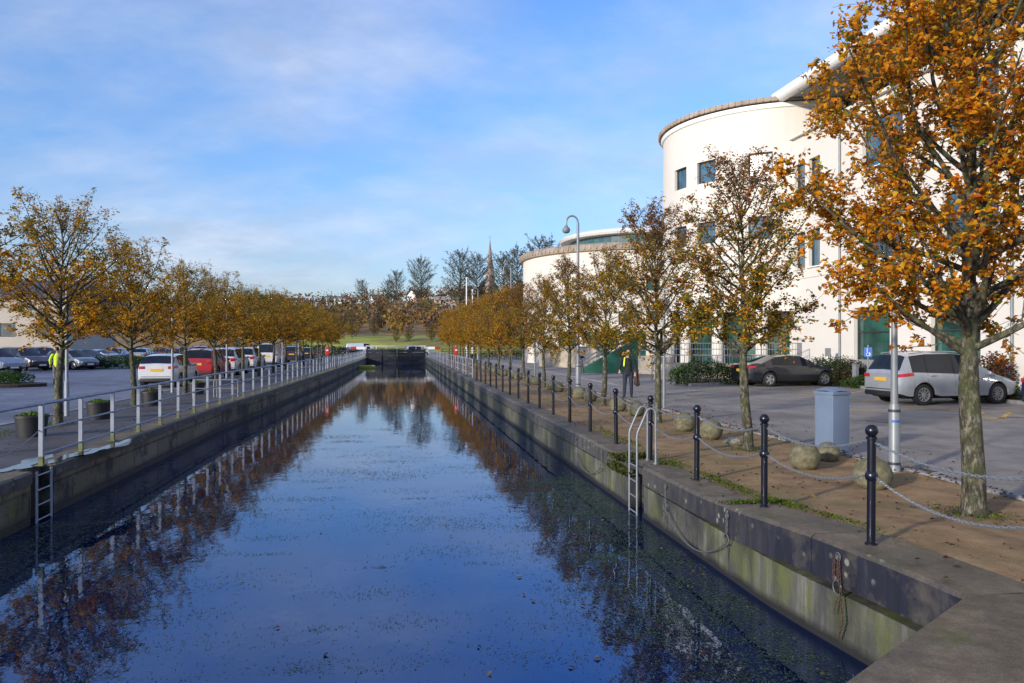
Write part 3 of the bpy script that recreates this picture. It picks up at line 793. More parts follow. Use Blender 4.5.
# ------------------------------------------------------------------ trees
def gen_tree(seed, H, Rc, stem, r0, nprim=34, leaves=9000, lsize=.075, low=None, high=None, topbare=.5, widest=.2, density=1.0, twig_r=.004, straight=1.0, e0=24, e1=42, pw=.8):
    r = random.Random(seed); q = np.random.default_rng(seed)
    mb = MB(); tips = []                       # tips: (point, weight, heightfrac)
    def wig(a): return Vector((r.gauss(0, a), r.gauss(0, a), r.gauss(0, a)))
    # leader
    n = 16; ld = []; off = Vector((0, 0, 0))
    for i in range(n + 1):
        t = i / n; z = t * H
        if i > 1: off += Vector((r.gauss(0, .018), r.gauss(0, .018), 0)) * H / 5 * straight
        ld.append(Vector((off.x, off.y, z)))
    rad = [r0 * (1.28 if i == 0 else 1.0) * max(.05, (1 - (i / n)) ** .85) if i * H / n < stem else r0 * .92 * max(.035, (1 - i / n) ** 1.15) for i in range(n + 1)]
    ld.insert(1, ld[0].lerp(ld[1], .3)); rad.insert(1, r0 * 1.03)
    mb.tube(ld, rad, 10, cap=False)
    def leader(z):
        t = min(max(z / H, 0), 1) * n; i = min(int(t), n - 1)
        P = [ld[0]] + ld[2:]
        return P[i].lerp(P[i + 1], t - i)
    def branch(p0, d, L, ra, nseg, curve, level, hf):
        pts = [p0.copy()]; p = p0.copy(); d = d.normalized()
        for k in range(nseg):
            d = (d + Vector((0, 0, curve / nseg)) + wig(.10 if level < 2 else .16)).normalized()
            p = p + d * (L / nseg); pts.append(p.copy())
        rads = [max(twig_r * .7, ra * (1 - .85 * k / nseg)) for k in range(nseg + 1)]
        mb.tube(pts, rads, 6 if level == 1 else 4 if level == 2 else 3, cap=False)
        return pts
    def along(pts, t):
        f = t * (len(pts) - 1); i = min(int(f), len(pts) - 2)
        return pts[i].lerp(pts[i + 1], f - i), (pts[i + 1] - pts[i]).normalized()
    for k in range(nprim):
        t = (k + r.uniform(-.3, .3)) / nprim; t = min(max(t, 0), .97) ** 1.15
        z = stem + (H - stem) * t * .95
        prof = (.62 + .38 * min(1, t / widest)) * (1 - max(0, (t - widest) / (1 - widest))) ** pw + .09
        L = Rc * prof * r.uniform(.75, 1.15)
        az = k * 2.399963 + r.uniform(-.35, .35)
        el = R(e0 + e1 * t + r.uniform(-9, 12))
        d = Vector((math.cos(az) * math.cos(el), math.sin(az) * math.cos(el), math.sin(el)))
        pts = branch(leader(z), d, L / max(.55, math.cos(el)) * .92, r0 * (.36 - .24 * t), 6, .35, 1, t)
        ns = max(4, int(4 + 4.5 * L))
        for j in range(ns):
            u = .18 + .80 * (j + r.random()) / ns
            p, dd = along(pts, u)
            sd = (dd * .75 + wig(.62) + Vector((0, 0, .18))).normalized()
            l2 = (.22 + .40 * (1 - u) * L + .1) * r.uniform(.7, 1.2)
            p2 = branch(p, sd, l2, r0 * .085 * (1.15 - u), 3, .2, 2, t)
            tips.append((p2, t, u))
            for i in range(r.choice((2, 3, 3, 4))):
                w = r.uniform(.25, 1)
                pp, d3 = along(p2, w); d4 = (d3 * .7 + wig(.7) + Vector((0, 0, .15))).normalized()
                p3 = branch(pp, d4, r.uniform(.12, .34), twig_r, 2, .1, 3, t)
                tips.append((p3, t, u))
        tips.append((pts[3:], t, .9))
    # leaves
    P = []; T = []; wts = np.array([(1 - topbare * (t ** .8)) * (.55 + .45 * u) for (_, t, u) in tips]); wts = wts * q.uniform(.2, 1.6, len(wts)); wts /= wts.sum()
    cnt = q.multinomial(leaves, wts)
    for (pts, t, u), c in zip(tips, cnt):
        for _ in range(c):
            p, _d = along(pts, r.uniform(.15, 1)) if len(pts) > 1 else (pts[0], None)
            P.append((p.x, p.y, p.z)); T.append(t)
    P = np.array(P); T = np.array(T); m = len(P)
    P += q.normal(0, .034, (m, 3)); P[:, 2] -= .02
    Nn = q.normal(0, 1, (m, 3)); Nn[:, 2] = np.abs(Nn[:, 2]) + .35
    # colour clumps: lower shoots keep broad yellow leaves, the top turns rust
    ph = np.sin(P[:, 0] * 3.1 + seed) + np.sin(P[:, 1] * 2.7 + seed * 2) + np.sin(P[:, 2] * 2.9 + seed * 3)
    mixv = np.clip(T * 1.25 - .10 + .14 * ph + q.normal(0, .2, m), 0, 1)
    cl = pal(q, m, low[0], low[1], .2); ch = pal(q, m, high[0], high[1], .2)
    pick = (q.random(m) < mixv)[:, None]
    C = np.where(pick, ch, cl)
    S = lsize * q.uniform(.6, 1.3, m) * (1 - .3 * T)
    return mb, (P, Nn, S, C, seed)

GOLD = [[(.74, .35, .016), (.62, .25, .014), (.66, .46, .028), (.17, .17, .02), (.28, .10, .014)], [3, 3, 2, 2.2, 1.5]]
ORANGE = [[(.72, .33, .016), (.62, .23, .013), (.42, .13, .013), (.62, .40, .028), (.19, .19, .02)], [4, 4, 2, 1.6, 1.3]]
OLIVE = [[(.66, .33, .018), (.20, .21, .024), (.12, .14, .022), (.56, .22, .015), (.48, .37, .026)], [2.2, 3, 2, 2, 1.2]]
RUST = [[(.40, .12, .022), (.26, .075, .02), (.16, .07, .024), (.46, .19, .022), (.15, .14, .024)], [3, 3, 2, 2, 1.5]]
BROWN = [[(.18, .10, .05), (.13, .08, .05), (.24, .13, .05), (.11, .10, .05)], [3, 2, 2, 2]]
def tree_proto(name, group, **kw):
    mb, (P, Nn, S, C, seed) = gen_tree(**kw)
    t = empty(name, (0, 0, 0), 'x', 'tree', group)
    mb.build('trunk', 'bark', t, smooth=True, angle=180)
    leaf_batch('crown', P, Nn, S, C, parent=t, seed=seed)
    index_kids(t); t['used'] = 0
    return t
def use(proto, x, y, z, rz, sc, label, group=None):
    if proto.get('used', 1) == 0:
        proto['used'] = 1; t = proto; t.location = (x, y, z); t.rotation_euler = (0, 0, rz); t['label'] = label
        if group: t['group'] = group
    else: t = dup(proto, (x, y, z), rz, label, group)
    t.scale = (sc, sc, sc * rng.uniform(.97, 1.05)) if not hasattr(sc, '__len__') else sc
    return t
GRP_R = 'autumn trees lining the right quay'; GRP_L = 'autumn trees lining the left quay'
TA = tree_proto('street_tree', GRP_R, seed=3, H=7.4, Rc=2.25, stem=1.72, r0=.118, nprim=64, leaves=34000, lsize=.074, low=ORANGE, high=ORANGE, topbare=.5, widest=.24, straight=.7, pw=1.6)
TB = tree_proto('street_tree', GRP_R, seed=8, H=5.3, Rc=1.45, stem=1.75, r0=.092, nprim=44, leaves=12500, lsize=.072, low=OLIVE, high=RUST, topbare=.6, widest=.25)
TC = tree_proto('street_tree', GRP_R, seed=14, H=5.3, Rc=1.55, stem=1.7, r0=.088, nprim=44, leaves=13000, lsize=.074, low=OLIVE, high=RUST, topbare=.55, widest=.28)
TD = tree_proto('street_tree', GRP_R, seed=23, H=5.4, Rc=1.9, stem=1.6, r0=.095, nprim=44, leaves=12500, lsize=.085, low=GOLD, high=GOLD, topbare=.55, widest=.3)
TE = tree_proto('street_tree', GRP_L, seed=31, H=5.6, Rc=1.95, stem=2.05, r0=.098, nprim=46, leaves=14500, lsize=.078, low=GOLD, high=OLIVE, topbare=.8, widest=.28)
TF = tree_proto('street_tree', GRP_L, seed=42, H=5.4, Rc=1.8, stem=2.0, r0=.09, nprim=44, leaves=13500, lsize=.078, low=GOLD, high=OLIVE, topbare=.82, widest=.25)

ry = [7.4] + [12.7 + 4.87 * i for i in range(17)]
RL = {0: 'large orange-leaved tree with mossy grey trunk nearest the camera on the right', 1: 'rust and olive tree with thinning top beside the blue cabinet', 2: 'rust-leaved tree standing just behind the hooped ladder and sign pole'}
for i, y in enumerate(ry):
    pr = [TA, TB, TC, TB, TC, TC, TB, TD, TC, TD, TD, TC, TD, TD, TB, TD, TD, TD][i]
    sc = [1, 1.0, 1.0, .90, .95, .88, .92, .92, .92, .95, .95, 1, .95, 1, 1, 1, 1.05, 1.05][i]
    use(pr, 6.2 + rng.uniform(-.06, .06), y, -.02 + (0 if i else 0), [0.6, 2.2, .4, 4.0, 2.0, 5.1, .9, 0, 3, 1, 2, 3, 4, 5, 6, 1.5, 2.5, 3.5][i], (sc * 1.04, sc * 1.04, sc * (.93 if i else 1)),
        RL.get(i, 'autumn tree, %s in the right quay row counting from the camera' % ORD[i]), GRP_R)
for i in range(-2, 15):
    y = 18.9 + 5.3 * i; pr = TE if i in (0, -1, 1, 3, 6, 7, 10) else TF
    lab = {0: 'tall autumn tree by the first planter tub, dark bare twigs above orange leaves', -1: 'orange-leaved tree at the left edge before the planter tubs', -2: 'autumn tree outermost on the left quay beside the camera', 1: 'dark-topped autumn tree between the second and third planter tubs'}.get(
        i, 'autumn tree, %s in the left quay row counting from the tall one' % ORD[i])
    use(pr, -7.8 + rng.uniform(-.08, .08), y, -.02, rng.uniform(0, 6.28), (lambda f: (f * 1.06, f * 1.06, f * .86))({0: .98, 1: .93, 2: .97, 3: .93}.get(i, .92 + .012 * i)), lab, GRP_L)

# a few more at the lock and beyond
TBARE = tree_proto('bare_tree', 'bare trees on the far hill', seed=57, H=15, Rc=5.2, stem=3.6, r0=.34, nprim=60, leaves=4200, lsize=.16, low=BROWN, high=BROWN, topbare=.0, widest=.55, twig_r=.026, e0=12, e1=34)
TBUSH = tree_proto('autumn_tree', 'autumn trees on the far bank', seed=63, H=6, Rc=2.7, stem=.8, r0=.12, nprim=36, leaves=3600, lsize=.18, low=OLIVE, high=BROWN, topbare=.4, widest=.4, twig_r=.015)

# ------------------------------------------------------------------ stones, cabinet, poles
def stone(seed):
    bm = bmesh.new(); bmesh.ops.create_icosphere(bm, subdivisions=4, radius=1)
    r = random.Random(seed); ph = [r.uniform(0, 6) for _ in range(6)]
    for v in bm.verts:
        c = v.co; d = 1 + .02 * math.sin(5 * c.x + ph[0]) * math.sin(4 * c.y + ph[1]) + .015 * math.sin(11 * c.z + ph[2]) + r.uniform(-.006, .006)
        v.co = c * d; 
        if v.co.z < -.82: v.co.z = -.82
    mb = MB(); mb.bm(bm, Matrix.Diagonal((.235, .235, .225, 1))); return mb
sp = None
for i in range(12):
    y0 = ry[i]; d = 4.87 if i else 5.3
    for j, f in enumerate((.33, .62)):
        loc = (6.15 + rng.uniform(-.08, .08), y0 + d * f, .15)
        lab = 'round pebbled stone ball on the gravel, %s from the camera' % ORD[2 * i + j]
        if i == 0 and j == 0: lab = 'nearest round stone ball, just behind the corner bollard'
        if i == 0 and j == 1: lab = 'round stone ball standing in front of the blue cabinet'
        if sp is None: sp = stone(2).build('stone_ball', 'bollard_stone', smooth=True, angle=180); o = sp
        else: o = sp.copy(); COL.objects.link(o)
        o.location = loc; o.rotation_euler = (0, 0, rng.uniform(0, 6)); o.scale = (1 + rng.uniform(-.06, .06),) * 3
        tag(o, lab, 'stone ball', 'stone balls between the right quay trees')
bm = bmesh.new(); bmesh.ops.create_cube(bm, size=1); bmesh.ops.subdivide_edges(bm, edges=bm.edges[:], cuts=3, use_grid_fill=True)
for v in bm.verts: v.co = v.co.normalized() * .62 * (1 + rng.uniform(-.16, .16)); v.co.z *= .8
mb = MB(); mb.bm(bm, Matrix.Diagonal((.28, .2, .17, 1))); p = gp(734, 444)
tag(mb.build('rubble_stone', 'rock', loc=(p.x, p.y, .04)), 'small pale broken stone lying left of the second tree trunk', 'stone')
p = gp(828, 459); o = sp.copy(); COL.objects.link(o); o.location = (p.x, p.y, .10); o.scale = (.8, .8, .8); tag(o, 'low stone ball half hidden behind the blue cabinet', 'stone ball', 'stone balls between the right quay trees')

# blue cabinet, a corner towards the camera
p = gp(832, 452.5, 0)
ca = TH + math.atan((832 - CX) / F)
cab = empty('utility_cabinet', (p.x + .27 * math.sin(ca), p.y + .27 * math.cos(ca), -.03), 'pale blue metal utility cabinet with domed lid at the kerb', 'cabinet', None, -ca + R(45 + 3))
mb = MB(); mb.box((0, 0, .0), (.38, .38, .10)); mb.build('plinth', 'kerb', cab)
mb = MB(); mb.box((0, 0, .54), (.40, .40, 1.02), 0, .012); mb.build('body', 'cabinet', cab, smooth=True)
mb = MB()
n_ = 10
vs = []; fs = []
for i in range(n_ + 1):
    for j in range(n_ + 1):
        x = -.218 + .436 * i / n_; y_ = -.218 + .436 * j / n_; e = max(abs(x), abs(y_)) / .218
        vs.append((x, y_, 1.075 + .062 * (1 - (x / .218) ** 2 * .5 - (y_ / .218) ** 2 * .5) - .02 * e ** 8))
for i in range(n_):
    for j in range(n_): a = i * (n_ + 1) + j; fs.append((a, a + n_ + 1, a + n_ + 2, a + 1))
mb.add(vs, fs); mb.box((0, 0, 1.04), (.436, .436, .055), 0, .008)
mb.build('lid', 'cabinet', cab, smooth=True, angle=35)
mb = MB(); mb.box((-.203, 0, .53), (.006, .33, .88), 0, .002); mb.box((-.207, .13, .55), (.01, .02, .06)); mb.build('door', 'cabinet', cab)

def lamp_post(x, y, H, lab, grp, swan=True, thick=.055, head_dir=-1, z0=-.02):
    t = empty('street_lamp', (x, y, z0), lab, 'street lamp', grp)
    mb = MB()
    mb.lathe([(0, 0), (thick * 1.75, 0), (thick * 1.75, .02), (thick * 1.45, .05), (thick * 1.45, .95), (thick * 1.2, 1.0)], 14)
    mb.build('base', 'lamp_grey', t, smooth=True)
    mb = MB(); mb.tube([(0, 0, .95), (0, 0, H * .5), (0, 0, H - .35)], [thick, thick * .9, thick * .75], 12); mb.build('pole', 'lamp_grey', t, smooth=True)
    mb = MB()
    mb.build('x', 'dark_metal') if False else None
    for z in (.12, .90):
        mb = MB(); mb.lathe([(thick * 1.45, z - .02), (thick * 1.56, z - .02), (thick * 1.56, z + .02), (thick * 1.45, z + .02)], 14); mb.build('band', 'dark_metal', t, smooth=True)
    if swan:
        mb = MB(); q = [(head_dir * .26 * (1 - math.cos(a)), 0, H - .35 + .30 * math.sin(a)) for a in [math.pi * k / 10 for k in range(11)]]
        mb.tube([(0, 0, H - .37)] + q + [(head_dir * .52, 0, H - .48)], thick * .55, 8); mb.build('arm', 'lamp_grey', t, smooth=True)
        mb = MB(); c = (head_dir * .52, 0, H - .62)
        mb.lathe([(0, .17), (.05, .17), (.08, .10), (.17, .0), (.175, -.05), (.15, -.14), (.08, -.19), (0, -.20)], 14, c); mb.build('lamp_head', 'lamp_grey', t, smooth=True)
    return t
GL = 'swan-neck street lamps along the right quay'
def lampy(px, X=7.25):
    return X / math.tan(math.atan((px - CX) / F) + TH)
y1 = lampy(892.5); y2 = lampy(578, 7.75); dl = y2 - y1
l1 = lamp_post(7.28, y1, 2.75, 'grey kerbside pole with banded base and blue sticker behind the corner bollard', None, swan=False); l1.name = 'sign_pole'; l1['category'] = 'pole'
mb = MB(); mb.lathe([(.042, 2.38), (.046, 2.40), (0, 2.43)], 12); mb.build('cap', 'dark_metal', l1)
mb = MB(); mb.lathe([(.0815, .73), (.0815, .765)], 14, k=None, a0=3.6, a1=5.2); mb.build('sticker', 'sign_blue', l1)
for i, (x, y) in enumerate([(7.75, y2), (7.9, lampy(511, 7.9)), (8.0, lampy(478, 8.0)), (8.1, lampy(456, 8.1))]):
    lamp_post(x, y, 7.45, ['grey swan-neck street lamp in front of the far low drum', 'grey swan-neck street lamp left of the far low drum', 'small swan-neck lamp far along the right quay', 'swan-neck lamp farthest along the right quay'][i], GL, thick=.075 if i == 0 else .06)
for px, X, lab in [(664, 7.6, 'slender grey sign pole beside the third right quay tree'), (535, 7.9, 'slender pale sign pole in front of the far beige wall')]:
    y = lampy(px, X); t = empty('sign_pole', (X, y, -.05), lab, 'pole')
    mb = MB(); mb.tube([(0, 0, 0), (0, 0, 3.3)], .042, 10); mb.build('pole', 'lamp_grey', t, smooth=True)
    mb = MB(); mb.box((0, -.06, 3.0), (.30, .012, .42), 0, .004); mb.build('sign_plate', 'grey_panel', t)
    mb = MB(); mb.lathe([(0, 3.3), (.05, 3.3), (.05, 3.33), (0, 3.345)], 10); mb.build('cap', 'dark_metal', t)
for k in range(6):
    X = -8.5; y = 21.3 + 9.4 * k
    t = empty('path_lamp', (X, y, -.02), ['slim pale lamp post behind the first planter tub', 'slim pale lamp post, second along the left kerb', 'slim pale lamp post, third along the left kerb', 'slim pale lamp post, fourth along the left kerb', 'slim pale lamp post, fifth along the left kerb', 'slim pale lamp post, sixth along the left kerb'][k], 'lamp post', 'slim lamp posts along the left car park kerb')
    mb = MB(); mb.tube([(0, 0, 0), (0, 0, .9), (0, 0, .92), (0, 0, 3.6)], [.06, .06, .042, .035], 10); mb.build('pole', 'rail_paint', t, smooth=True)
    mb = MB(); mb.tube([(0, 0, 3.57), (.30, 0, 3.66)], .022, 8); mb.build('arm', 'rail_paint', t)
    mb = MB(); mb.box((.42, 0, 3.68), (.36, .14, .06), 0, .02); mb.build('lamp_head', 'rail_paint', t)

# planter tubs
for i, (yy, lab) in enumerate([(16.75, 'black round planter tub nearest the camera with bright green plants'), (20.3, 'black round planter tub with a white flower, behind the railing'), (24.4, 'black round planter tub with straggly dry plants, third along'), (29.6, 'black round planter tub, fourth along the left quay')]):
    t = empty('planter_tub', (-7.35, yy, -.015), lab, 'planter', 'round planter tubs on the left quay')
    mb = MB(); mb.lathe([(0, 0), (.255, 0), (.30, .385), (.318, .385), (.318, .43), (.285, .43), (.275, .36)], 24); mb.build('tub', 'tub', t, smooth=True)
    mb = MB(); mb.lathe([(.278, .365), (.15, .385), (0, .39)], 20); mb.build('soil', 'soil', t)
    q = np.random.default_rng(80 + i); n = 420; a = q.uniform(0, 6.28, n); rr = .26 * np.sqrt(q.random(n))
    P = np.column_stack([rr * np.cos(a), rr * np.sin(a), .40 + q.random(n) * (.11 if i != 2 else .16) * (1.1 - rr / .3)]); Nn = q.normal(0, 1, (n, 3))
    cols = pal(q, n, [(.09, .19, .02), (.05, .11, .02), (.16, .24, .03)] if i != 2 else [(.14, .14, .05), (.07, .09, .02), (.2, .17, .08)], [1, 1, 1])
    leaf_batch('plants', P, Nn, q.uniform(.035, .08, n), cols, parent=t, seed=i)

# low hoop barrier in front of the parked hatchback
for px, lab in [(205, 'thin grey hoop barrier left of the red car'), (226, 'thin grey hoop barrier right of the red car')]:
    p = gp(px, 397); mb = MB()
    mb.tube([(-.4, 0, -.02), (-.4, 0, .55), (-.36, 0, .6), (.36, 0, .6), (.4, 0, .55), (.4, 0, -.02)], .02, 8); mb.tube([(-.4, 0, .3), (.4, 0, .3)], .015, 8)
    tag(mb.build('hoop_barrier', 'lamp_grey', loc=(p.x, p.y, 0), smooth=True), lab, 'barrier')

def lifebuoy(x, y, lab):
    t = empty('lifebuoy_housing', (x, y, 0), lab, 'lifebuoy housing', 'red lifebuoy housings')
    mb = MB(); mb.tube([(0, 0, 0), (0, 0, 1.7)], .035, 8); mb.build('post', 'rail_paint', t)
    mb = MB(); mb.box((0, -.10, 1.3), (.30, .12, .62), 0, .04); mb.build('case', 'red_paint', t, smooth=True)
    mb = MB(); mb.box((0, -.164, 1.36), (.15, .01, .10)); mb.build('label_panel', 'white', t)
lifebuoy(-4.95, 56, 'red lifebuoy housing on a post at the left railing')
lifebuoy(4.3, 56, 'red lifebuoy housing on a post at the right bollards')

# ------------------------------------------------------------------ cars
def make_car(kind, group):
    S = dict(
        mpv=dict(L=4.52, w=.915, rf=.335, wb=2.79, front=.84, fl=.20,
                 belt=[(-2.26, .98), (-1.7, 1.04), (0, .98), (1.0, .93), (1.55, .88), (2.1, .72), (2.26, .58)],
                 top=[(-2.26, 1.0), (-2.16, 1.12), (-1.90, 1.58), (-1.2, 1.66), (-.2, 1.67), (.35, 1.60), (1.38, .96), (1.9, .82), (2.26, .62)],
                 rear=(-2.17, -1.90), ws=(.35, 1.38), win=[(-1.78, -1.28), (-1.20, -.28), (-.20, .62)], rails=True),
        saloon=dict(L=4.75, w=.90, rf=.33, wb=2.80, front=.95, fl=.18,
                    belt=[(-2.375, .94), (-1.6, .98), (0, .93), (1.0, .90), (1.7, .84), (2.2, .70), (2.375, .56)],
                    top=[(-2.375, .98), (-2.2, 1.05), (-1.75, 1.07), (-.98, 1.38), (-.3, 1.45), (.25, 1.42), (1.22, .94), (1.8, .86), (2.375, .60)],
                    rear=(-1.70, -.95), ws=(.25, 1.22), win=[(-1.25, -.48), (-.40, .52)], rails=False),
        hatch=dict(L=3.97, w=.86, rf=.31, wb=2.49, front=.78, fl=.19,
                   belt=[(-1.985, .96), (-1.4, .99), (0, .93), (.9, .89), (1.4, .83), (1.8, .70), (1.985, .56)],
                   top=[(-1.985, .99), (-1.90, 1.08), (-1.55, 1.40), (-.9, 1.48), (-.1, 1.48), (.3, 1.43), (1.12, .93), (1.6, .83), (1.985, .60)],
                   rear=(-1.91, -1.55), ws=(.3, 1.12), win=[(-1.38, -.92), (-.84, -.16), (-.08, .50)], rails=False),
        suv=dict(L=4.42, w=.91, rf=.36, wb=2.66, front=.86, fl=.23,
                 belt=[(-2.21, 1.03), (-1.5, 1.06), (0, 1.02), (1.0, .99), (1.6, .95), (2.05, .82), (2.21, .64)],
                 top=[(-2.21, 1.06), (-2.12, 1.18), (-1.86, 1.60), (-1.1, 1.67), (-.1, 1.67), (.3, 1.62), (1.12, 1.06), (1.7, .99), (2.21, .68)],
                 rear=(-2.13, -1.86), ws=(.3, 1.12), win=[(-1.66, -1.20), (-1.12, -.26), (-.18, .58)], rails=True),
        van=dict(L=4.9, w=.95, rf=.34, wb=3.0, front=.86, fl=.23,
                 belt=[(-2.45, 1.08), (0, 1.08), (1.4, 1.05), (1.9, 1.0), (2.3, .86), (2.45, .66)],
                 top=[(-2.45, 1.12), (-2.43, 1.2), (-2.36, 1.86), (-1.6, 1.93), (.4, 1.93), (.8, 1.86), (1.65, 1.14), (2.1, 1.0), (2.45, .70)],
                 rear=(-2.43, -2.36), ws=(.8, 1.65), win=[(.1, 1.0)], rails=False))[kind]
    L, W, fl, rf = S['L'], S['w'], S['fl'], S['rf']
    xf = L / 2 - S['front']; xr = xf - S['wb']
    ip = lambda tab, x: float(np.interp(x, [a for a, b in tab], [b for a, b in tab]))
    ra = rf + .055
    xs = set([-L / 2, -L / 2 + .06, -L / 2 + .15, L / 2, L / 2 - .05, L / 2 - .14, L / 2 - .3] + [a for a, b in S['top']] + [a for a, b in S['belt']])
    for c in (xf, xr):
        for t in (-1.001, -1, -.9, -.7, -.4, 0, .4, .7, .9, 1, 1.001): xs.add(c + t * ra)
    for a, b in S['win']: xs |= {a, b}
    xs |= set(S['rear']) | set(S['ws'])
    for k in range(19): xs.add(-L / 2 + L * k / 18)
    xs = sorted(xs); X = [xs[0]]
    for x in xs[1:]:
        if x - X[-1] > .0006: X.append(x)
    roof_lo = S['rear'][1]; roof_hi = S['ws'][0]
    def ring(x):
        e = abs(x) / (L / 2)
        w = W * (1 - .05 * e ** 3 - (.16 if x > 0 else .12) * max(0, (e - .88) / .12) ** 2)
        zb, zt = ip(S['belt'], x), ip(S['top'], x)
        f = fl + .10 * max(0, (e - .86) / .14)
        arch = 0
        for c in (xf, xr):
            if abs(x - c) <= ra: arch = max(arch, rf + math.sqrt(max(0, ra * ra - (x - c) ** 2)))
        gh = max(0.0, min(1.0, (zt - zb) / .45))
        wt = w * (.93 - .20 * gh)
        mid = max(f + .45 * (zb - f), arch + .02); sh = max(zb - .10, mid + .02)
        z2 = max(f + .09, arch)
        return [(0, f), (w * .70, f), (w * .70, max(f + .001, arch)), (w * .965, z2), (w, mid), (w * .985, max(sh, mid + .01)), (w * .935, max(zb, sh + .015)), (wt, zt - .05 * gh - .004 * (1 - gh)), (wt * .72, zt - .006), (0, zt + .012)]
    rings = [ring(x) for x in X]; nr = 10
    body = MB(); glass = {}
    vs = []
    for x, rg in zip(X, rings):
        vs += [(x, -y, z) for (y, z) in rg] + [(x, y, z) for (y, z) in rg]
    fs = []; km = []; gf = {'window': [], 'windscreen': [], 'rear_window': []}
    win = S['win']
    for i in range(len(X) - 1):
        xm = (X[i] + X[i + 1]) / 2
        for s in (0, 1):
            for j in range(nr - 1):
                a = i * 2 * nr + s * nr + j; b = a + 2 * nr
                q = (a, a + 1, b + 1, b) if s else (a, b, b + 1, a + 1)
                if j == 6 and any(p0 <= xm <= p1 for p0, p1 in win): gf['window'].append(q)
                elif j in (7, 8) and S['ws'][0] <= xm <= S['ws'][1]: gf['windscreen'].append(q)
                elif j in (7, 8) and S['rear'][0] <= xm <= S['rear'][1]: gf['rear_window'].append(q)
                else:
                    fs.append(q)
                    dark = (j <= 1) or (j == 2) or (j == 6 and win[0][0] < xm < win[-1][1])
                    km.append(1 if dark else 0)
    for i in (0, len(X) - 1):
        for j in range(nr - 1):
            a = i * 2 * nr + j; b = a + nr
            fs.append((a, a + 1, b + 1, b)); km.append(1 if j < 3 else 0)
    body.v = vs; body.f = fs; body.m = km
    t = empty('parked_car', (0, 0, 0), 'x', 'car', group)
    body.build('body', ['paint', 'trim'], t, smooth=True, angle=28)
    for nm in ('window', 'windscreen', 'rear_window'):
        for sgn in ((-1, 1) if nm == 'window' else (0,)):
            used = {}; v2 = []; f2 = []
            for q in gf[nm]:
                if sgn and (vs[q[0]][1] * sgn < 0): continue
                ids = []
                for k in q:
                    if k not in used: used[k] = len(v2); v2.append(vs[k])
                    ids.append(used[k])
                f2.append(tuple(ids))
            if not f2: continue
            mb = MB(); mb.add(v2, f2); mb.build(nm, 'glass_car', t, smooth=True, angle=60)
    # wheels
    for c in (xf, xr):
        for s in (-1, 1):
            wy = s * W * .965
            ty = MB(); ty.lathe([(rf * .64, -.11), (rf * .9, -.115), (rf * .985, -.09), (rf, -.04), (rf, .04), (rf * .985, .09), (rf * .9, .105), (rf * .66, .10)], 26)
            Mx = Matrix.Translation((c, wy - s * .115, rf)) @ Matrix.Rotation(-s * math.pi / 2, 4, 'X')
            ty.v = [tuple(Mx @ Vector(v)) for v in ty.v]
            wh = ty.build('wheel', 'rubber', t, smooth=True)
            rm = MB(); rm.lathe([(rf * .67, .095), (rf * .62, .10), (rf * .585, .06), (rf * .58, .0)], 26)
            for k in range(10 if kind == 'mpv' else 5):
                a = 2 * math.pi * k / (10 if kind == 'mpv' else 5); hw = (.018 if kind == 'mpv' else .045)
                ca_, sa_ = math.cos(a), math.sin(a); r1 = rf * .14; r2 = rf * .61
                P = [(r1 * ca_ - hw * sa_, r1 * sa_ + hw * ca_), (r1 * ca_ + hw * sa_, r1 * sa_ - hw * ca_), (r2 * ca_ + hw * .7 * sa_, r2 * sa_ - hw * .7 * ca_), (r2 * ca_ - hw * .7 * sa_, r2 * sa_ + hw * .7 * ca_)]
                rm.add([(x, y, .085) for x, y in P[:2]] + [(x, y, .092) for x, y in P[2:]] + [(x, y, .05) for x, y in P], [(0, 1, 2, 3), (0, 1, 5, 4), (1, 2, 6, 5), (3, 0, 4, 7)])
            rm.lathe([(0, .095), (rf * .15, .092), (rf * .17, .07)], 16)
            rm.v = [tuple(Mx @ Vector(v)) for v in rm.v]
            rm.build('rim', 'alloy', wh, smooth=True)
            hub = MB(); hub.lathe([(rf * .60, .03), (0, .03)], 20); hub.v = [tuple(Mx @ Vector(v)) for v in hub.v]; hub.build('brake_disc', 'dark_metal', wh)
    def surf(x, r, s, off):
        rg = ring(x); i = min(int(r), nr - 2); f = r - i
        y = rg[i][0] + (rg[i + 1][0] - rg[i][0]) * f; z = rg[i][1] + (rg[i + 1][1] - rg[i][1]) * f
        return (x, s * (y + off), z + off * .25)
    def patch(mb, x0, x1, r0_, r1_, s, off=.006, nx=5, k=None):
        A = [[surf(x0 + (x1 - x0) * i / nx, r0_ + (r1_ - r0_) * j / 3, s, off) for j in range(4)] for i in range(nx + 1)]
        v = [p for row in A for p in row]
        mb.add(v, [(i * 4 + j, i * 4 + j + 1, i * 4 + j + 5, i * 4 + j + 4) for i in range(nx) for j in range(3)], k)
    for s in (-1, 1):
        mb = MB(); patch(mb, L / 2 - .62, L / 2 - .10, 5.05, 5.95, s, .006); mb.box((L / 2 - .06, s * W * .62, ip(S['belt'], L / 2 - .1) - .06), (.06, .34, .11), s * -.35, .02)
        mb.build('headlight', 'clear_light', t, smooth=True)
        mb = MB(); patch(mb, -L / 2 + .02, -L / 2 + (.52 if kind in ('mpv',) else .32), 5.0, 5.98, s, .006)
        zl = ip(S['belt'], -L / 2); mb.box((-L / 2 + .0, s * W * .70, zl - .06), (.03, .26, .12 if kind != 'suv' else .2), 0, .012); mb.build('tail_light', 'red_light', t, smooth=True)
        xm_ = S['ws'][1] - .42
        mb = MB(); zz = ip(S['belt'], xm_) + .07
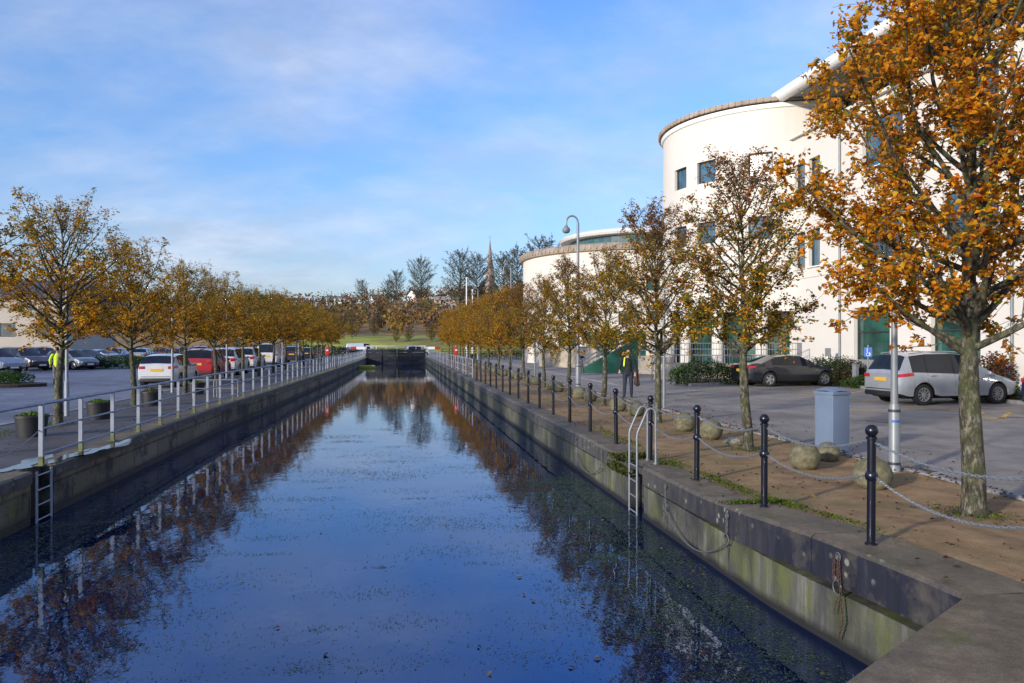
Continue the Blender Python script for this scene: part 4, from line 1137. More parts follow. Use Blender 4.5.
        mb.sphere((xm_, s * (W + .07), zz), .1, (.55, 1.0, .72), 12, 8); mb.tube([(xm_ + .02, s * W * .9, zz - .07), (xm_, s * (W + .02), zz - .02)], .025, 6)
        mr = mb.build('wing_mirror', 'paint', t, smooth=True)
        mb = MB()
        for a, b in (S['win'][-2:] if len(S['win']) > 1 else S['win']):
            xh = a + .05; yy = surf(xh + .1, 5.2, s, 0)
            mb.box((xh + .1, yy[1] + s * .018, yy[2]), (.2, .03, .03), 0, .008)
        mb.build('door_handle', 'paint', t, smooth=True)
        mb = MB()
        for xx in [S['win'][0][1] + .04 if len(S['win']) < 3 else S['win'][1][1] + .04] + ([S['win'][0][1] + .04] if len(S['win']) == 3 else []) + [S['ws'][1] - .22]:
            patch(mb, xx - .005, xx + .005, 3.3, 6.0, s, .002, 1)
        mb.build('door_gap', 'trim', t)
        if S['rails']:
            mb = MB(); pts = [(x, s * ring(x)[7][0] * .96, ring(x)[8][1] + .03) for x in np.linspace(roof_lo + .15, roof_hi - .1, 8)]; mb.tube(pts, .018, 6); mb.build('roof_rail', 'alloy', t, smooth=True)
    zl = ip(S['belt'], -L / 2)
    mb = MB(); mb.box((-L / 2 - .012, 0, zl - .17 if kind != 'saloon' else zl - .2), (.02, .52, .112)); mb.build('number_plate', 'plate_yellow', t)
    mb = MB(); mb.box((L / 2 + .008, 0, .42), (.02, .52, .112)); mb.build('number_plate', 'plate_white', t)
    mb = MB(); mb.box((-L / 2 + .03, 0, .36), (.10, W * 1.62, .16), 0, .03); mb.box((-L / 2 + .0, 0, .50), (.05, W * 1.5, .02)); mb.build('rear_bumper', 'trim', t, smooth=True)
    mb = MB(); mb.box((L / 2 - .02, 0, .40), (.06, W * 1.1, .20), 0, .02); mb.build('grille', 'trim', t, smooth=True)
    mb = MB()
    for s in (-1, 1): mb.sphere((roof_hi - .5, s * W * .38, zl + .12), .13, (.55, .9, 1.2), 10, 8)
    mb.box((roof_hi - .55, 0, zl - .15), (.12, W * 1.5, .35), 0, .05); mb.build('seats', 'trim', t, smooth=True)
    index_kids(t); t['used'] = 0
    return t
CARS = {k: make_car(k, 'parked cars') for k in ('mpv', 'saloon', 'hatch', 'suv', 'van')}
for c_ in CARS.values(): c_['half'] = 0
def park(kind, x, y, deg, col, label, group, z=-.09):
    pr = CARS[kind]
    if pr['used'] == 0:
        pr['used'] = 1; t = pr; t.location = (x, y, z); t.rotation_euler = (0, 0, R(deg)); t['label'] = label; t['group'] = group
        ch = list(KIDS[t.name])
    else:
        t = dup(pr, (x, y, z), R(deg), label, group); ch = list(t.children)
    for c in ch: c.color = (*col, 1)
    return t
GCR = 'cars parked in front of the white building'; GCL = 'cars in the left car park'
def rear_axle(px, py, z, deg, kind, wb, front, L, W):
    """centre of a car whose near rear wheel touches the ground at a picture position"""
    p = gp(px, py, z); d = Vector((math.cos(R(deg)), math.sin(R(deg)), 0)); n = Vector((-d.y, d.x, 0))
    c = p + n * W * .85 - d * 0
    xr = L / 2 - front - wb
    return c - d * xr
c = rear_axle(922.2, 405.3, -.085, 4.4, 'mpv', 2.79, .84, 4.52, .915)
park('mpv', c.x, c.y, 4.4, (.33, .35, .39), 'silver people carrier seen from behind with red tail lights', GCR, -.085)
c = rear_axle(768.9, 386.9, -.085, 4.6, 'saloon', 2.8, .95, 4.75, .90)
park('saloon', c.x, c.y, 4.6, (.016, .018, .024), 'black saloon with pale roof shine behind the second tree trunk', GCR, -.085)
p = at(1042, 21.0); park('hatch', p.x + 2.15, p.y + .3, 6, (.008, .012, .075), 'dark blue car cut by the right edge of the photo', GCR, -.085)
XL = -10.35
for kd, y, col, lab in [('hatch', 37.0, (.66, .67, .68), 'white hatchback with yellow rear plate at the front of the left row'), ('suv', 43.9, (.42, .022, .030), 'red car with pale roof rails behind the white hatchback'),
                        ('suv', 49.6, (.60, .61, .64), 'white estate parked just behind the red car'), ('suv', 55.6, (.66, .67, .69), 'white off-roader, third white car of the left row'), ('van', 65.5, (.68, .66, .66), 'white van with dark rear windows in the left row'),
                        ('suv', 80, (.045, .02, .045), 'dark plum people carrier behind the white van'), ('hatch', 92, (.02, .022, .03), 'small black car last in the left row')]:
    park(kd, XL, y, 90, col, lab, GCL)
def pk(kd, px, py, deg, col, lab, g=GCL): p = gp(px, py, -.09); park(kd, p.x, p.y, deg, col, lab, g)
pk('suv', -8, 373.5, -32, (.30, .33, .38), 'silver car half cut by the left photo edge')
pk('suv', 22, 370.5, -32, (.030, .022, .030), 'black off-roader, second from the left photo edge')
pk('suv', 42, 369.0, -32, (.035, .075, .22), 'mid blue estate behind the person in yellow')
pk('hatch', 72, 369.5, -32, (.10, .12, .15), 'grey hatchback right of the person in yellow')
pk('saloon', 86, 368.0, -32, (.012, .018, .085), 'navy saloon in front of the silver fastback')
pk('saloon', 96, 366.5, 152, (.42, .48, .60), 'silver fastback with its red tail light towards the camera')
r2 = random.Random(9)
colsn = [((.35, .45, .72), 'pale blue'), ((.62, .64, .70), 'white'), ((.05, .12, .42), 'bright blue'), ((.30, .34, .42), 'silver'), ((.40, .03, .03), 'red'), ((.04, .05, .09), 'dark grey')]
k = 0
ordc = {}
for row, (Y0, base) in enumerate([(80, -13.8), (97, -14.5)]):
    for i in range(6 if row == 0 else 9):
        cc, nm = colsn[(i * 5 + row * 2 + (i // 3)) % 6]
        x = base - 2.75 * i if row == 0 else base - 2.75 * i
        ordc[nm] = ordc.get(nm, 0) + 1
        park(r2.choice(['saloon', 'hatch', 'suv', 'hatch']), x, Y0 + r2.uniform(-.4, .4), -84 + r2.uniform(-4, 4) + (180 if r2.random() < .3 else 0), cc,
             '%s car, %s from the canal in the %s bay row behind the hedge' % (nm, ORD[i], ['nearer', 'farther'][row]), 'cars in the rear bays of the left car park')

# ------------------------------------------------------------------ people
def skin_mesh(chains, sub=2):
    """chains: list of lists of (point, radius); first points shared when identical -> one connected skin"""
    me = bpy.data.meshes.new('tmp'); vs = []; es = []; rd = []; idx = {}
    for ch in chains:
        prev = None
        for p, r_ in ch:
            k = tuple(round(c, 4) for c in p)
            if k not in idx: idx[k] = len(vs); vs.append(p); rd.append(r_)
            i = idx[k]
            if prev is not None and prev != i: es.append((prev, i))
            prev = i
    me.from_pydata(vs, es, [])
    o = bpy.data.objects.new('tmp', me); COL.objects.link(o)
    md = o.modifiers.new('s', 'SKIN'); md.use_smooth_shade = True
    sv = me.skin_vertices[0].data
    for i, r_ in enumerate(rd):
        rr = r_ if hasattr(r_, '__len__') else (r_, r_)
        sv[i].radius = rr; sv[i].use_root = (i == 0)
    ms = o.modifiers.new('d', 'SUBSURF'); ms.levels = sub; ms.render_levels = sub
    dg = bpy.context.evaluated_depsgraph_get(); dg.update()
    ev = o.evaluated_get(dg); m2 = bpy.data.meshes.new_from_object(ev, depsgraph=dg)
    bb = bmesh.new(); bb.from_mesh(m2); bmesh.ops.recalc_face_normals(bb, faces=bb.faces[:]); bb.to_mesh(m2); bb.free()
    v = [x.co[:] for x in m2.vertices]; f = [tuple(p.vertices) for p in m2.polygons]
    bpy.data.objects.remove(o); bpy.data.meshes.remove(me); bpy.data.meshes.remove(m2)
    return v, f

def flat_skin(ch, k=.70):
    """round skin along a trunk chain, flattened front to back about its own axis"""
    ch = [(p, max(r_) if hasattr(r_, '__len__') else r_) for p, r_ in ch]
    v, f = skin_mesh([ch]); pz = sorted([(p.z, p.y) for p, _ in ch])
    zs_ = [a for a, b in pz]; ys_ = [b for a, b in pz]
    return [(x, float(np.interp(z, zs_, ys_)) + (y - float(np.interp(z, zs_, ys_))) * k, z) for x, y, z in v], f

def remeshed(mb, vox):
    me = bpy.data.meshes.new('tmp'); me.from_pydata(mb.v, [], mb.f)
    o = bpy.data.objects.new('tmp', me); COL.objects.link(o)
    md = o.modifiers.new('r', 'REMESH'); md.mode = 'VOXEL'; md.voxel_size = vox; md.use_smooth_shade = True
    sm = o.modifiers.new('s', 'SMOOTH'); sm.iterations = 2; sm.factor = .4
    dg = bpy.context.evaluated_depsgraph_get(); dg.update()
    m2 = bpy.data.meshes.new_from_object(o.evaluated_get(dg), depsgraph=dg)
    out = MB(); out.add([x.co[:] for x in m2.vertices], [tuple(p.vertices) for p in m2.polygons])
    bpy.data.objects.remove(o); bpy.data.meshes.remove(me); bpy.data.meshes.remove(m2)
    return out

def person(loc, rz, label, J, top, bottom, shoe='shoe', vest=None, jacket=None, extra=None, face_turn=0.0, tilt=0.0):
    """J: joints in local space, facing +Y, x to the person's right"""
    V = Vector
    t = empty('person', loc, label, 'person', None, rz)
    hip, chest, neck, head = V(J['hip']), V(J['chest']), V(J['neck']), V(J['head'])
    body = MB()
    ch = [[(hip, (.15, .105)), (hip.lerp(chest, .45), (.135, .10)), (chest, (.165, .11)), (chest.lerp(neck, .6), (.10, .08)), (neck, .055), (neck.lerp(head, .5), .052)]]
    for s in ('l', 'r'):
        sh, el, wr = V(J['sh' + s]), V(J['el' + s]), V(J['wr' + s])
        ch.append([(sh.lerp(chest, .35), .060), (sh, .062), (sh.lerp(el, .5), .050), (el, .042), (el.lerp(wr, .4), .040), (wr, .028)])
        hj, kn, an, toe = V(J['hj' + s]), V(J['kn' + s]), V(J['an' + s]), V(J['toe' + s])
        ch.append([(hj + V((0, 0, .05)), .085), (hj, .092), (hj.lerp(kn, .5), .078), (kn, .058), (kn.lerp(an, .35), .058), (an, .038)])
        ch.append([(an, .038), (an.lerp(toe, .5) - V((0, 0, .02)), .042), (toe, .03)])
    body.add(*flat_skin(ch[0]))
    for cc in ch[1:]: body.add(*skin_mesh([cc]))
    for s in ('l', 'r'):                                # hands with palm, four fingers and a thumb
        el, wr = V(J['el' + s]), V(J['wr' + s]); d = (wr - el).normalized(); side = d.cross(V((0, 0, 1)) if abs(d.z) < .9 else V((0, 1, 0))).normalized(); up = side.cross(d)
        pc = wr + d * .045
        hand = [[(wr - d * .02, .026), (wr + d * .02, (.026, .020)), (pc + d * .03, (.032, .018))]]
        body.add(*skin_mesh(hand, 1))
        for k, (o_, l_) in enumerate([(-.030, .070), (-.010, .080), (.010, .076), (.029, .060)]):
            b = pc + d * .025 + side * o_
            body.add(*skin_mesh([[(b - d * .02, .010), (b + d * .02, .010), (b + d * l_ * .6 + up * .010, .009), (b + d * l_ * .9 + up * .028, .008)]], 1))
        b = wr + d * .02 + side * -.026
        body.add(*skin_mesh([[(b, .012), (b + d * .03 - side * .022, .011), (b + d * .062 - side * .026 + up * .012, .009)]], 1))
    # head
    Rm = Matrix.Translation(head) @ Matrix.Rotation(face_turn, 4, 'Z') @ Matrix.Rotation(tilt, 4, 'X')
    hb = MB(); hb.sphere((0, .0, .02), .1, (.76, .93, 1.12), 24, 16); hb.sphere((0, .035, -.045), .072, (.78, .85, .85), 16, 12)
    hb.sphere((0, .100, -.012), .018, (.75, 1.0, 1.4), 10, 8)
    for s in (-1, 1): hb.sphere((s * .077, -.008, .0), .026, (.4, .8, 1.25), 10, 8); hb.sphere((s * .032, .078, .018), .016, (1.1, .6, .7), 8, 6)
    hb.sphere((0, .088, -.058), .02, (1.35, .5, .42), 10, 6)
    body.add([tuple(Rm @ Vector(v)) for v in hb.v], hb.f)
    rm = remeshed(body, .0085); rm.build('body', 'skin', t, smooth=True, angle=180)
    ey = MB()
    for s in (-1, 1): ey.sphere((s * .031, .086, .017), .0085, (1.2, .6, .8), 8, 6)
    ey.v = [tuple(Rm @ Vector(v)) for v in ey.v]; ey.build('eyes', 'hair', t, smooth=True)
    hr = MB(); hr.sphere((0, -.012, .038), .106, (.78, .92, 1.06), 24, 16)
    hr.v = [v for v in hr.v]
    kv = {}; v2 = []; f2 = []
    for f in hr.f:
        c = sum((Vector(hr.v[i]) for i in f), Vector()) / len(f)
        if c.y > .052 + max(0, (c.z - .075)) * 1.2 or c.z < -.045 or (c.y > .02 and c.z < .02): continue
        q = []
        for i in f:
            if i not in kv: kv[i] = len(v2); v2.append(tuple(Rm @ Vector(hr.v[i])))
            q.append(kv[i])
        f2.append(tuple(q))
    hr = MB(); hr.add(v2, f2); hr.build('hair', 'hair', t, smooth=True)
    # clothes: slightly larger skins over the same joints
    def sleeve(mb, g=.014):
        c = [[(hip + V((0, 0, -.17)), (.172, .125)), (hip + V((0, 0, -.02)), (.176, .130)), (hip.lerp(chest, .45), (.155, .118)), (chest, (.182, .128)), (chest.lerp(neck, .55), (.118, .098)), (neck - V((0, 0, .0)), .070)]]
        for s in ('l', 'r'):
            sh, el, wr = V(J['sh' + s]), V(J['el' + s]), V(J['wr' + s])
            c.append([(sh.lerp(chest, .35), .085), (sh, .080), (sh.lerp(el, .5), .066), (el, .058), (el.lerp(wr, .5), .052), (el.lerp(wr, .92), .042)])
        mb.add(*flat_skin(c[0], .78))
        for cc in c[1:]: mb.add(*skin_mesh([cc]))
    mb = MB(); sleeve(mb); remeshed(mb, .012).build('jacket', top, t, smooth=True, angle=180)
    mb = MB(); c = []
    for s in ('l', 'r'):
        hj, kn, an = V(J['hj' + s]), V(J['kn' + s]), V(J['an' + s])
        c.append([(hj + V((0, 0, .06)), .105), (hj, .108), (hj.lerp(kn, .5), .092), (kn, .074), (kn.lerp(an, .4), .070), (an - V((0, 0, .005)), .062)])
    c.append([(hip + V((0, 0, .10)), (.150, .112)), (hip, (.168, .124)), (hip - V((0, 0, .07)), (.15, .11))])
    for cc in c[:-1]: mb.add(*skin_mesh([cc]))
    mb.add(*flat_skin(c[-1], .76))
    remeshed(mb, .012).build('trousers', bottom, t, smooth=True, angle=180)
    for s in ('l', 'r'):
        an, toe = V(J['an' + s]), V(J['toe' + s]); mb = MB()
        d = (toe - an); d.z = 0; d.normalize()
        mb.add(*skin_mesh([[(an - d * .05 - V((0, 0, .035)), .042), (an - V((0, 0, .01)), .052), (an.lerp(toe, .5) - V((0, 0, .02)), .048), (toe + d * .03, (.045, .034))]])); mb.build('shoe', shoe, t, smooth=True, angle=180)
    if vest:
        mb = MB(); mb.add(*skin_mesh([[(hip + V((0, 0, .06)), (.172, .128)), (hip.lerp(chest, .45), (.165, .128)), (chest, (.192, .138)), (chest.lerp(neck, .5), (.128, .105))]])); mb.build('vest', vest, t, smooth=True, angle=180)
    if extra: extra(t, J)
    return t

# the man walking towards the camera with a bag and a jacket over his arm
p = gp(628, 397.5, -.085)
Jm = dict(hip=(0, 0, .92), chest=(.02, -.01, 1.28), neck=(.015, .0, 1.46), head=(.0, .02, 1.62),
          shl=(-.20, -.01, 1.40), ell=(-.27, -.03, 1.12), wrl=(-.25, .07, .88), shr=(.22, -.02, 1.38), elr=(.29, -.02, 1.11), wrr=(.30, .12, .96),
          hjl=(-.10, 0, .88), knl=(-.115, .06, .49), anl=(-.12, -.03, .095), toel=(-.14, .12, .035),
          hjr=(.10, 0, .88), knr=(.115, .03, .49), anr=(.13, .07, .095), toer=(.16, .21, .035))
def man_extra(t, J):
    mb = MB(); mb.add(*skin_mesh([[((.11, .10, 1.46), (.032, .020)), ((.125, .128, 1.36), (.034, .02)), ((.135, .135, 1.22), (.036, .02)), ((.14, .125, 1.12), (.034, .02))]])); mb.build('hi_vis_strap', 'hivis', t, smooth=True)
facing = math.atan2(-p.x, p.y) + math.pi + .10
man = person((p.x, p.y, -.085), math.atan2(-(0 - p.x) * -1, 1) * 0 + math.pi - math.atan2(p.x, p.y) * 1.0 - .02, 'man in black top with yellow hi-vis strap walking on the road', Jm, 'cloth_black', 'cloth_navy', extra=man_extra, face_turn=.35, tilt=.10)
q = man.matrix_basis
def local(o, v): return Matrix.Translation(o.location) @ o.rotation_euler.to_matrix().to_4x4() @ Vector(v)
# what he carries: a dark coat draped on the arm and a shoulder bag
mb = MB(); L0 = local(man, (-.30, .02, 0))
vs = []; fs = []
for i in range(9):
    for j in range(9):
        u = i / 8; v = j / 8
        vs.append((.17 * (u - .5) * (1 + .3 * v) + .02 * math.sin(v * 5 + u * 7), .10 * math.sin(u * 3.14) + .035 * math.sin(u * 13 + v * 2) - .02, 1.02 - .62 * v * (1 - .22 * abs(u - .35))))
for i in range(8):
    for j in range(8): a = i * 9 + j; fs.append((a, a + 9, a + 10, a + 1))
mb.add(vs, fs); o = mb.build('coat', 'cloth_brown', smooth=True, angle=180, loc=(L0.x, L0.y, -.085)); o.rotation_euler = man.rotation_euler
sd = o.modifiers.new('t', 'SOLIDIFY'); sd.thickness = .03
tag(o, "dark brown coat hanging over the walking man's arm", 'coat')

# worker in a hi-vis jacket behind the first left trunk
p = gp(57.3, 384.5, -.085)
Jw = dict(hip=(0, 0, .95), chest=(0, -.0, 1.30), neck=(0, .0, 1.50), head=(0, .02, 1.66), shl=(-.20, 0, 1.43), ell=(-.30, .0, 1.16), wrl=(-.28, .08, .92), shr=(.20, 0, 1.43), elr=(.30, .0, 1.16), wrr=(.28, .06, .92),
          hjl=(-.10, 0, .9), knl=(-.11, .03, .5), anl=(-.115, -.02, .095), toel=(-.13, .13, .035), hjr=(.10, 0, .9), knr=(.11, .02, .5), anr=(.12, 0, .095), toer=(.14, .16, .035))
person((p.x, p.y, -.088), .35, 'person in a bright yellow hi-vis jacket behind the tall left tree', Jw, 'hivis', 'cloth_grey')
# pedestrian bending by the black saloon
p = at(740.5, 36.5)
Jb = dict(hip=(0, -.10, .93), chest=(0, .10, 1.24), neck=(0, .20, 1.40), head=(0, .29, 1.52), shl=(-.19, .14, 1.36), ell=(-.25, .24, 1.09), wrl=(-.20, .42, 1.0), shr=(.19, .14, 1.36), elr=(.25, .26, 1.10), wrr=(.18, .44, 1.02),
          hjl=(-.10, -.10, .88), knl=(-.11, .10, .5), anl=(-.115, .08, .095), toel=(-.13, .23, .035), hjr=(.10, -.10, .88), knr=(.11, -.04, .5), anr=(.12, -.16, .095), toer=(.13, -.0, .035))
person((p.x, p.y, .30), 1.25, 'person in grey jacket leaning forward behind the black saloon', Jb, 'cloth_grey', 'cloth_navy')

# ------------------------------------------------------------------ hedges, shrubs
def hedge(name, x, y, sx, sy, h, n, cols, label, cat='hedge', seed=1, rz=0, dome=.5, size=.07, z=-.08, group=None):
    q = np.random.default_rng(seed)
    t = empty(name, (x, y, z), label, cat, group, rz)
    # twiggy core
    mb = MB(); r = random.Random(seed)
    for k in range(26):
        a = (r.uniform(-.8, .8) * sx, r.uniform(-.8, .8) * sy, 0); mb.tube([a, (a[0] + r.uniform(-.15, .15), a[1] + r.uniform(-.15, .15), h * r.uniform(.5, .85))], [.018, .006], 4)
    mb.build('stems', 'bark', t)
    u = q.uniform(-1, 1, (n, 2)); e = np.maximum(np.abs(u[:, 0]) ** 2.6, np.abs(u[:, 1]) ** 2.6)
    prof = h * (1 - dome * e) * (1 + .07 * np.sin(u[:, 0] * 7 * sx + seed) + .05 * np.sin(u[:, 1] * 9))
    zz = prof * q.uniform(0, 1, n) ** .38
    edge = q.random(n) < .4
    ang = q.uniform(0, 6.28, n); 
    P = np.column_stack([u[:, 0] * sx, u[:, 1] * sy, zz])
    k = np.where(edge)[0]; s_ = q.random(len(k)) < .5
    P[k, 1] = np.where(q.random(len(k)) < .75, -1, 1) * sy * q.uniform(.9, 1.04, len(k)); kk = k[s_ & (q.random(len(k)) < .5)]; P[kk, 0] = np.sign(u[kk, 0]) * sx * q.uniform(.92, 1.03, len(kk))
    P[k, 2] = q.uniform(.05, 1, len(k)) * h * (1 - dome * .75 * np.abs(P[k, 0] / sx) ** 3) * .92
    P += q.normal(0, .03, (n, 3))
    Nn = q.normal(0, 1, (n, 3)) + np.column_stack([u[:, 0] * .5, np.full(n, -.4), np.full(n, .8)])
    leaf_batch('foliage', P, Nn, q.uniform(.6, 1.3, n) * size, pal(q, n, cols, [1] * len(cols), .35), parent=t, seed=seed)
    return t
GRN = [(.035, .085, .014), (.05, .11, .018), (.025, .055, .012), (.08, .13, .03)]
DGR = [(.020, .045, .014), (.03, .06, .018), (.045, .075, .02)]
RDH = [(.10, .06, .03), (.07, .05, .03), (.14, .07, .03), (.05, .05, .02)]
p = at(704, 36.0); hedge('hedge', p.x, p.y, 1.5, .55, 1.15, 5200, GRN, 'clipped green hedge left of the black saloon', seed=5, rz=-.05, size=.085)
p = at(823, 36.2); hedge('hedge', p.x, p.y, .95, .7, 1.35, 3400, DGR, 'dark rounded hedge behind the bonnet of the black saloon', seed=6, size=.085)
p = at(843, 35.0); hedge('hedge', p.x, p.y, .85, .7, 1.28, 3000, DGR + RDH[:1], 'dark domed hedge beside the white signpost', seed=7, size=.085)
p = at(850, 34.6); hedge('shrub', p.x, p.y, .55, .4, .95, 1500, RDH, 'small reddish shrub between domed hedge and pale bollard', 'shrub', seed=8, size=.08)
p = at(864, 33.4); hedge('hedge', p.x, p.y, .85, .45, .50, 3000, GRN, 'low green hedge under the ground floor window', seed=9, size=.07)
hedge('hedge', 20.35, 23.4, 2.2, .4, .62, 2500, GRN, 'low green hedge right of the silver people carrier', seed=10, size=.07, rz=1.5708)
p = at(994, 26.0); hedge('shrub', p.x, p.y, .42, .42, 1.7, 2200, [(.16, .05, .02), (.12, .04, .02), (.08, .06, .02)], 'rust red shrub behind the silver people carrier', 'shrub', seed=11, size=.09, dome=.4)
p = at(2, 34.5); hedge('hedge', p.x, p.y, 1.0, .8, .68, 3600, GRN, 'low rounded hedge on a kerbed island at the left edge', seed=12, size=.08, dome=.3)
mb = MB(); blob(mb, (p.x + .1, p.y - .2), 1.7, 1.3, .05, 30, .08); v0 = list(mb.v); mb.add([(x, y, -.09) for x, y, z in v0], []); nn = len(v0); mb.add([], []); mb.f += [(i, (i + 1) % nn, nn + (i + 1) % nn, nn + i) for i in range(nn)]; mb.m += [0] * nn
struct(mb, 'kerb', 'soil')
p = at(118, 58); hedge('hedge', p.x, p.y, 2.6, .6, 1.05, 4000, GRN, 'green hedge right of the silver fastback', seed=13, size=.11)
p = at(172, 60); hedge('hedge', p.x, p.y, 3.2, .6, 1.25, 4200, GRN, 'green hedge behind the white hatchback', seed=14, size=.11)
p = at(508, 92); hedge('hedge', p.x, p.y, 4.5, .8, 1.0, 3200, GRN, 'long green hedge across the far road', seed=15, size=.14)

# ------------------------------------------------------------------ civic building with drum
def skin_wall(mb, fm, us, zs, ops, depth, k=0):
    us = sorted(set([round(u, 5) for u in us] + [round(u, 5) for o in ops for u in o[:2]])); zs = sorted(set([round(z, 5) for z in zs] + [round(z, 5) for o in ops for z in o[2:]]))
    inside = lambda u, z: any(o[0] < u < o[1] and o[2] < z < o[3] for o in ops)
    for i in range(len(us) - 1):
        for j in range(len(zs) - 1):
            if inside((us[i] + us[i + 1]) / 2, (zs[j] + zs[j + 1]) / 2): continue
            mb.quad(fm(us[i], zs[j], 0), fm(us[i + 1], zs[j], 0), fm(us[i + 1], zs[j + 1], 0), fm(us[i], zs[j + 1], 0), k)
    for (a, b, c, d) in ops:
        uu = [u for u in us if a - 1e-6 <= u <= b + 1e-6]
        for u0, u1 in zip(uu, uu[1:]):
            for z in (c, d): mb.quad(fm(u0, z, 0), fm(u1, z, 0), fm(u1, z, depth), fm(u0, z, depth), k)
        for u in (a, b): mb.quad(fm(u, c, 0), fm(u, d, 0), fm(u, d, depth), fm(u, c, depth), k)
def window_part(fm, o, depth, parent, glass='glass_blue', bars=(1, 1), fw=.06, mat='dark_metal'):
    a, b, c, d = o; mb = MB(); um = fw / max(1e-6, (Vector(fm(b, c, 0)) - Vector(fm(a, c, 0))).length) * (b - a)
    def bar(u0, u1, z0, z1):
        P = [fm(u, z, dd) for dd in (depth - .06, depth + .02) for u, z in ((u0, z0), (u1, z0), (u1, z1), (u0, z1))]
        mb.add(P, [(0, 1, 2, 3), (0, 1, 5, 4), (1, 2, 6, 5), (2, 3, 7, 6), (3, 0, 4, 7)])
    bar(a, a + um, c, d); bar(b - um, b, c, d); bar(a + um, b - um, c, c + fw); bar(a + um, b - um, d - fw, d)
    for i in range(1, bars[0]): u = a + (b - a) * i / bars[0]; bar(u - um / 2, u + um / 2, c + fw, d - fw)
    for i in range(1, bars[1]): z = c + (d - c) * i / bars[1]; bar(a + um, b - um, z - fw / 2, z + fw / 2)
    f = mb.build('window', mat, parent)
    mb = MB(); n = 4
    for i in range(n):
        u0 = a + (b - a) * i / n; u1 = a + (b - a) * (i + 1) / n; mb.quad(fm(u0, c, depth), fm(u1, c, depth), fm(u1, d, depth), fm(u0, d, depth))
    mb.build('pane', glass, f)
DC, DR = (23.4, 44.5), 6.9
bld = empty('civic_building', (21, 38, -.08), 'cream office building with round drum tower and white overhanging roof', 'building')
OFF = Vector((21, 38, -.08))
def L3(x, y, z): return (x - OFF.x, y - OFF.y, z - OFF.z)
def drum(c, R_): return lambda a, z, d: L3(c[0] + (R_ - d) * math.cos(R(a)), c[1] + (R_ - d) * math.sin(R(a)), z)
fm = drum(DC, DR)
ops = []
for a in (-168.8, -150.7, -124.3, -104):
    hw = 5.3
    for zc in (11.62, 8.15): ops.append((a - hw, a + hw, zc - .62, zc + .62))
mb = MB(); skin_wall(mb, fm, [-270 + 4 * i for i in range(91)], [3.6, 14.8], ops, .28); mb.build('drum_wall', 'render_white', bld, smooth=True, angle=30)
for i, o in enumerate(ops): window_part(fm, o, .22, bld, 'white_pane' if i == 4 else 'glass_blue')
# ground floor of the drum: set-back green glass and round columns
fg = drum(DC, 6.0); mb = MB(); skin_wall(mb, fg, [-270 + 9 * i for i in range(41)], [-.1, 3.6], [], .1); mb.build('ground_floor_glazing', 'glass_green', bld)
mb = MB()
for a in range(-260, 90, 9):
    P = fg(a, 0, -.02); mb.box((P[0], P[1], 1.85), (.09, .09, 3.6), R(a))
for z in (1.1, 2.5): mb.lathe([(6.04, z - .03), (6.04, z + .03)], 60, (DC[0] - OFF.x, DC[1] - OFF.y, -OFF.z))
mb.build('mullions', 'dark_metal', bld)
for a in (-190, -168, -146, -124, -102):
    mb = MB(); P = fm(a, 0, .35); mb.lathe([(.33, 0), (.33, 3.7)], 18, (P[0], P[1], 0)); mb.build('column', 'render_white', bld, smooth=True)
mb = MB(); mb.lathe([(6.9, 3.6), (5.9, 3.6)], 72, (DC[0] - OFF.x, DC[1] - OFF.y, -OFF.z)); mb.build('underside', 'soffit', bld)
mb = MB(); mb.lathe([(6.9, 14.55), (6.98, 14.58), (7.04, 14.78), (7.04, 14.80)], 90, (DC[0] - OFF.x, DC[1] - OFF.y, -OFF.z)); mb.build('cornice', 'tube_white', bld, smooth=True)
mb = MB(); mb.lathe([(7.0, 14.86), (7.16, 14.88), (7.2, 15.0), (7.16, 15.12), (6.4, 15.2), (0, 15.4)], 90, (DC[0] - OFF.x, DC[1] - OFF.y, -OFF.z))
for k in range(120):
    a = 2 * math.pi * k / 120; mb.box((DC[0] - OFF.x + 7.19 * math.cos(a), DC[1] - OFF.y + 7.19 * math.sin(a), 15.0 - OFF.z), (.06, .09, .22), a)
mb.build('drum_coping', 'coping_brown', bld, smooth=True)
# long facade parallel to the canal
FX = 21.0; Y1 = 38.4; Y0 = -6.0
ff = lambda u, z, d: L3(FX + d, u, z)
ops = []; gl = []
for k, (yc, wd) in enumerate([(37.35, 1.05), (35.95, 1.05)]):
    for zc in (10.4, 6.75): ops.append((yc - wd / 2, yc + wd / 2, zc - .95, zc + .95)); gl.append(('glass_blue', (1, 1)))
y = 32.2; k = 0
while y > -4:
    for z0, z1 in ((9.75, 11.9), (5.6, 7.7)): ops.append((y - 3.1, y - .3, z0, z1)); gl.append(('glass_blue', (2, 1)))
    ops.append((y - 2.25, y + .35, .15, 3.5)); gl.append(('glass_green', (1, 3)))
    y -= 5.15; k += 1
mb = MB(); skin_wall(mb, ff, [Y0, Y1], [-.1, 12.75], ops, .3); mb.quad(ff(Y0, -.1, 0), ff(Y0, 12.75, 0), ff(Y0, 12.75, 12), ff(Y0, -.1, 12)); mb.build('facade', 'render_white', bld)
for o, (g_, b) in zip(ops, gl): window_part(ff, o, .24, bld, g_, b)
for o in [o for o in ops if o[2] < 1]:
    mb = MB(); P = ff((o[0] + o[1]) / 2, .62, .20); mb.box(P, (.04, o[1] - o[0] - .14, 1.0)); mb.build('spandrel_panel', 'grey_panel', bld)
mb = MB(); mb.box(L3(FX - .03, (Y0 + Y1) / 2, 12.82), (.36, Y1 - Y0, .14)); mb.build('parapet', 'render_white', bld)
mb = MB(); mb.box(L3(FX + 1.6, (Y0 + Y1) / 2, 12.72), (3.1, Y1 - Y0 - .3, .05)); mb.build('terrace', 'grey_panel', bld)
fc = lambda u, z, d: L3(23.6 + d, u, z)
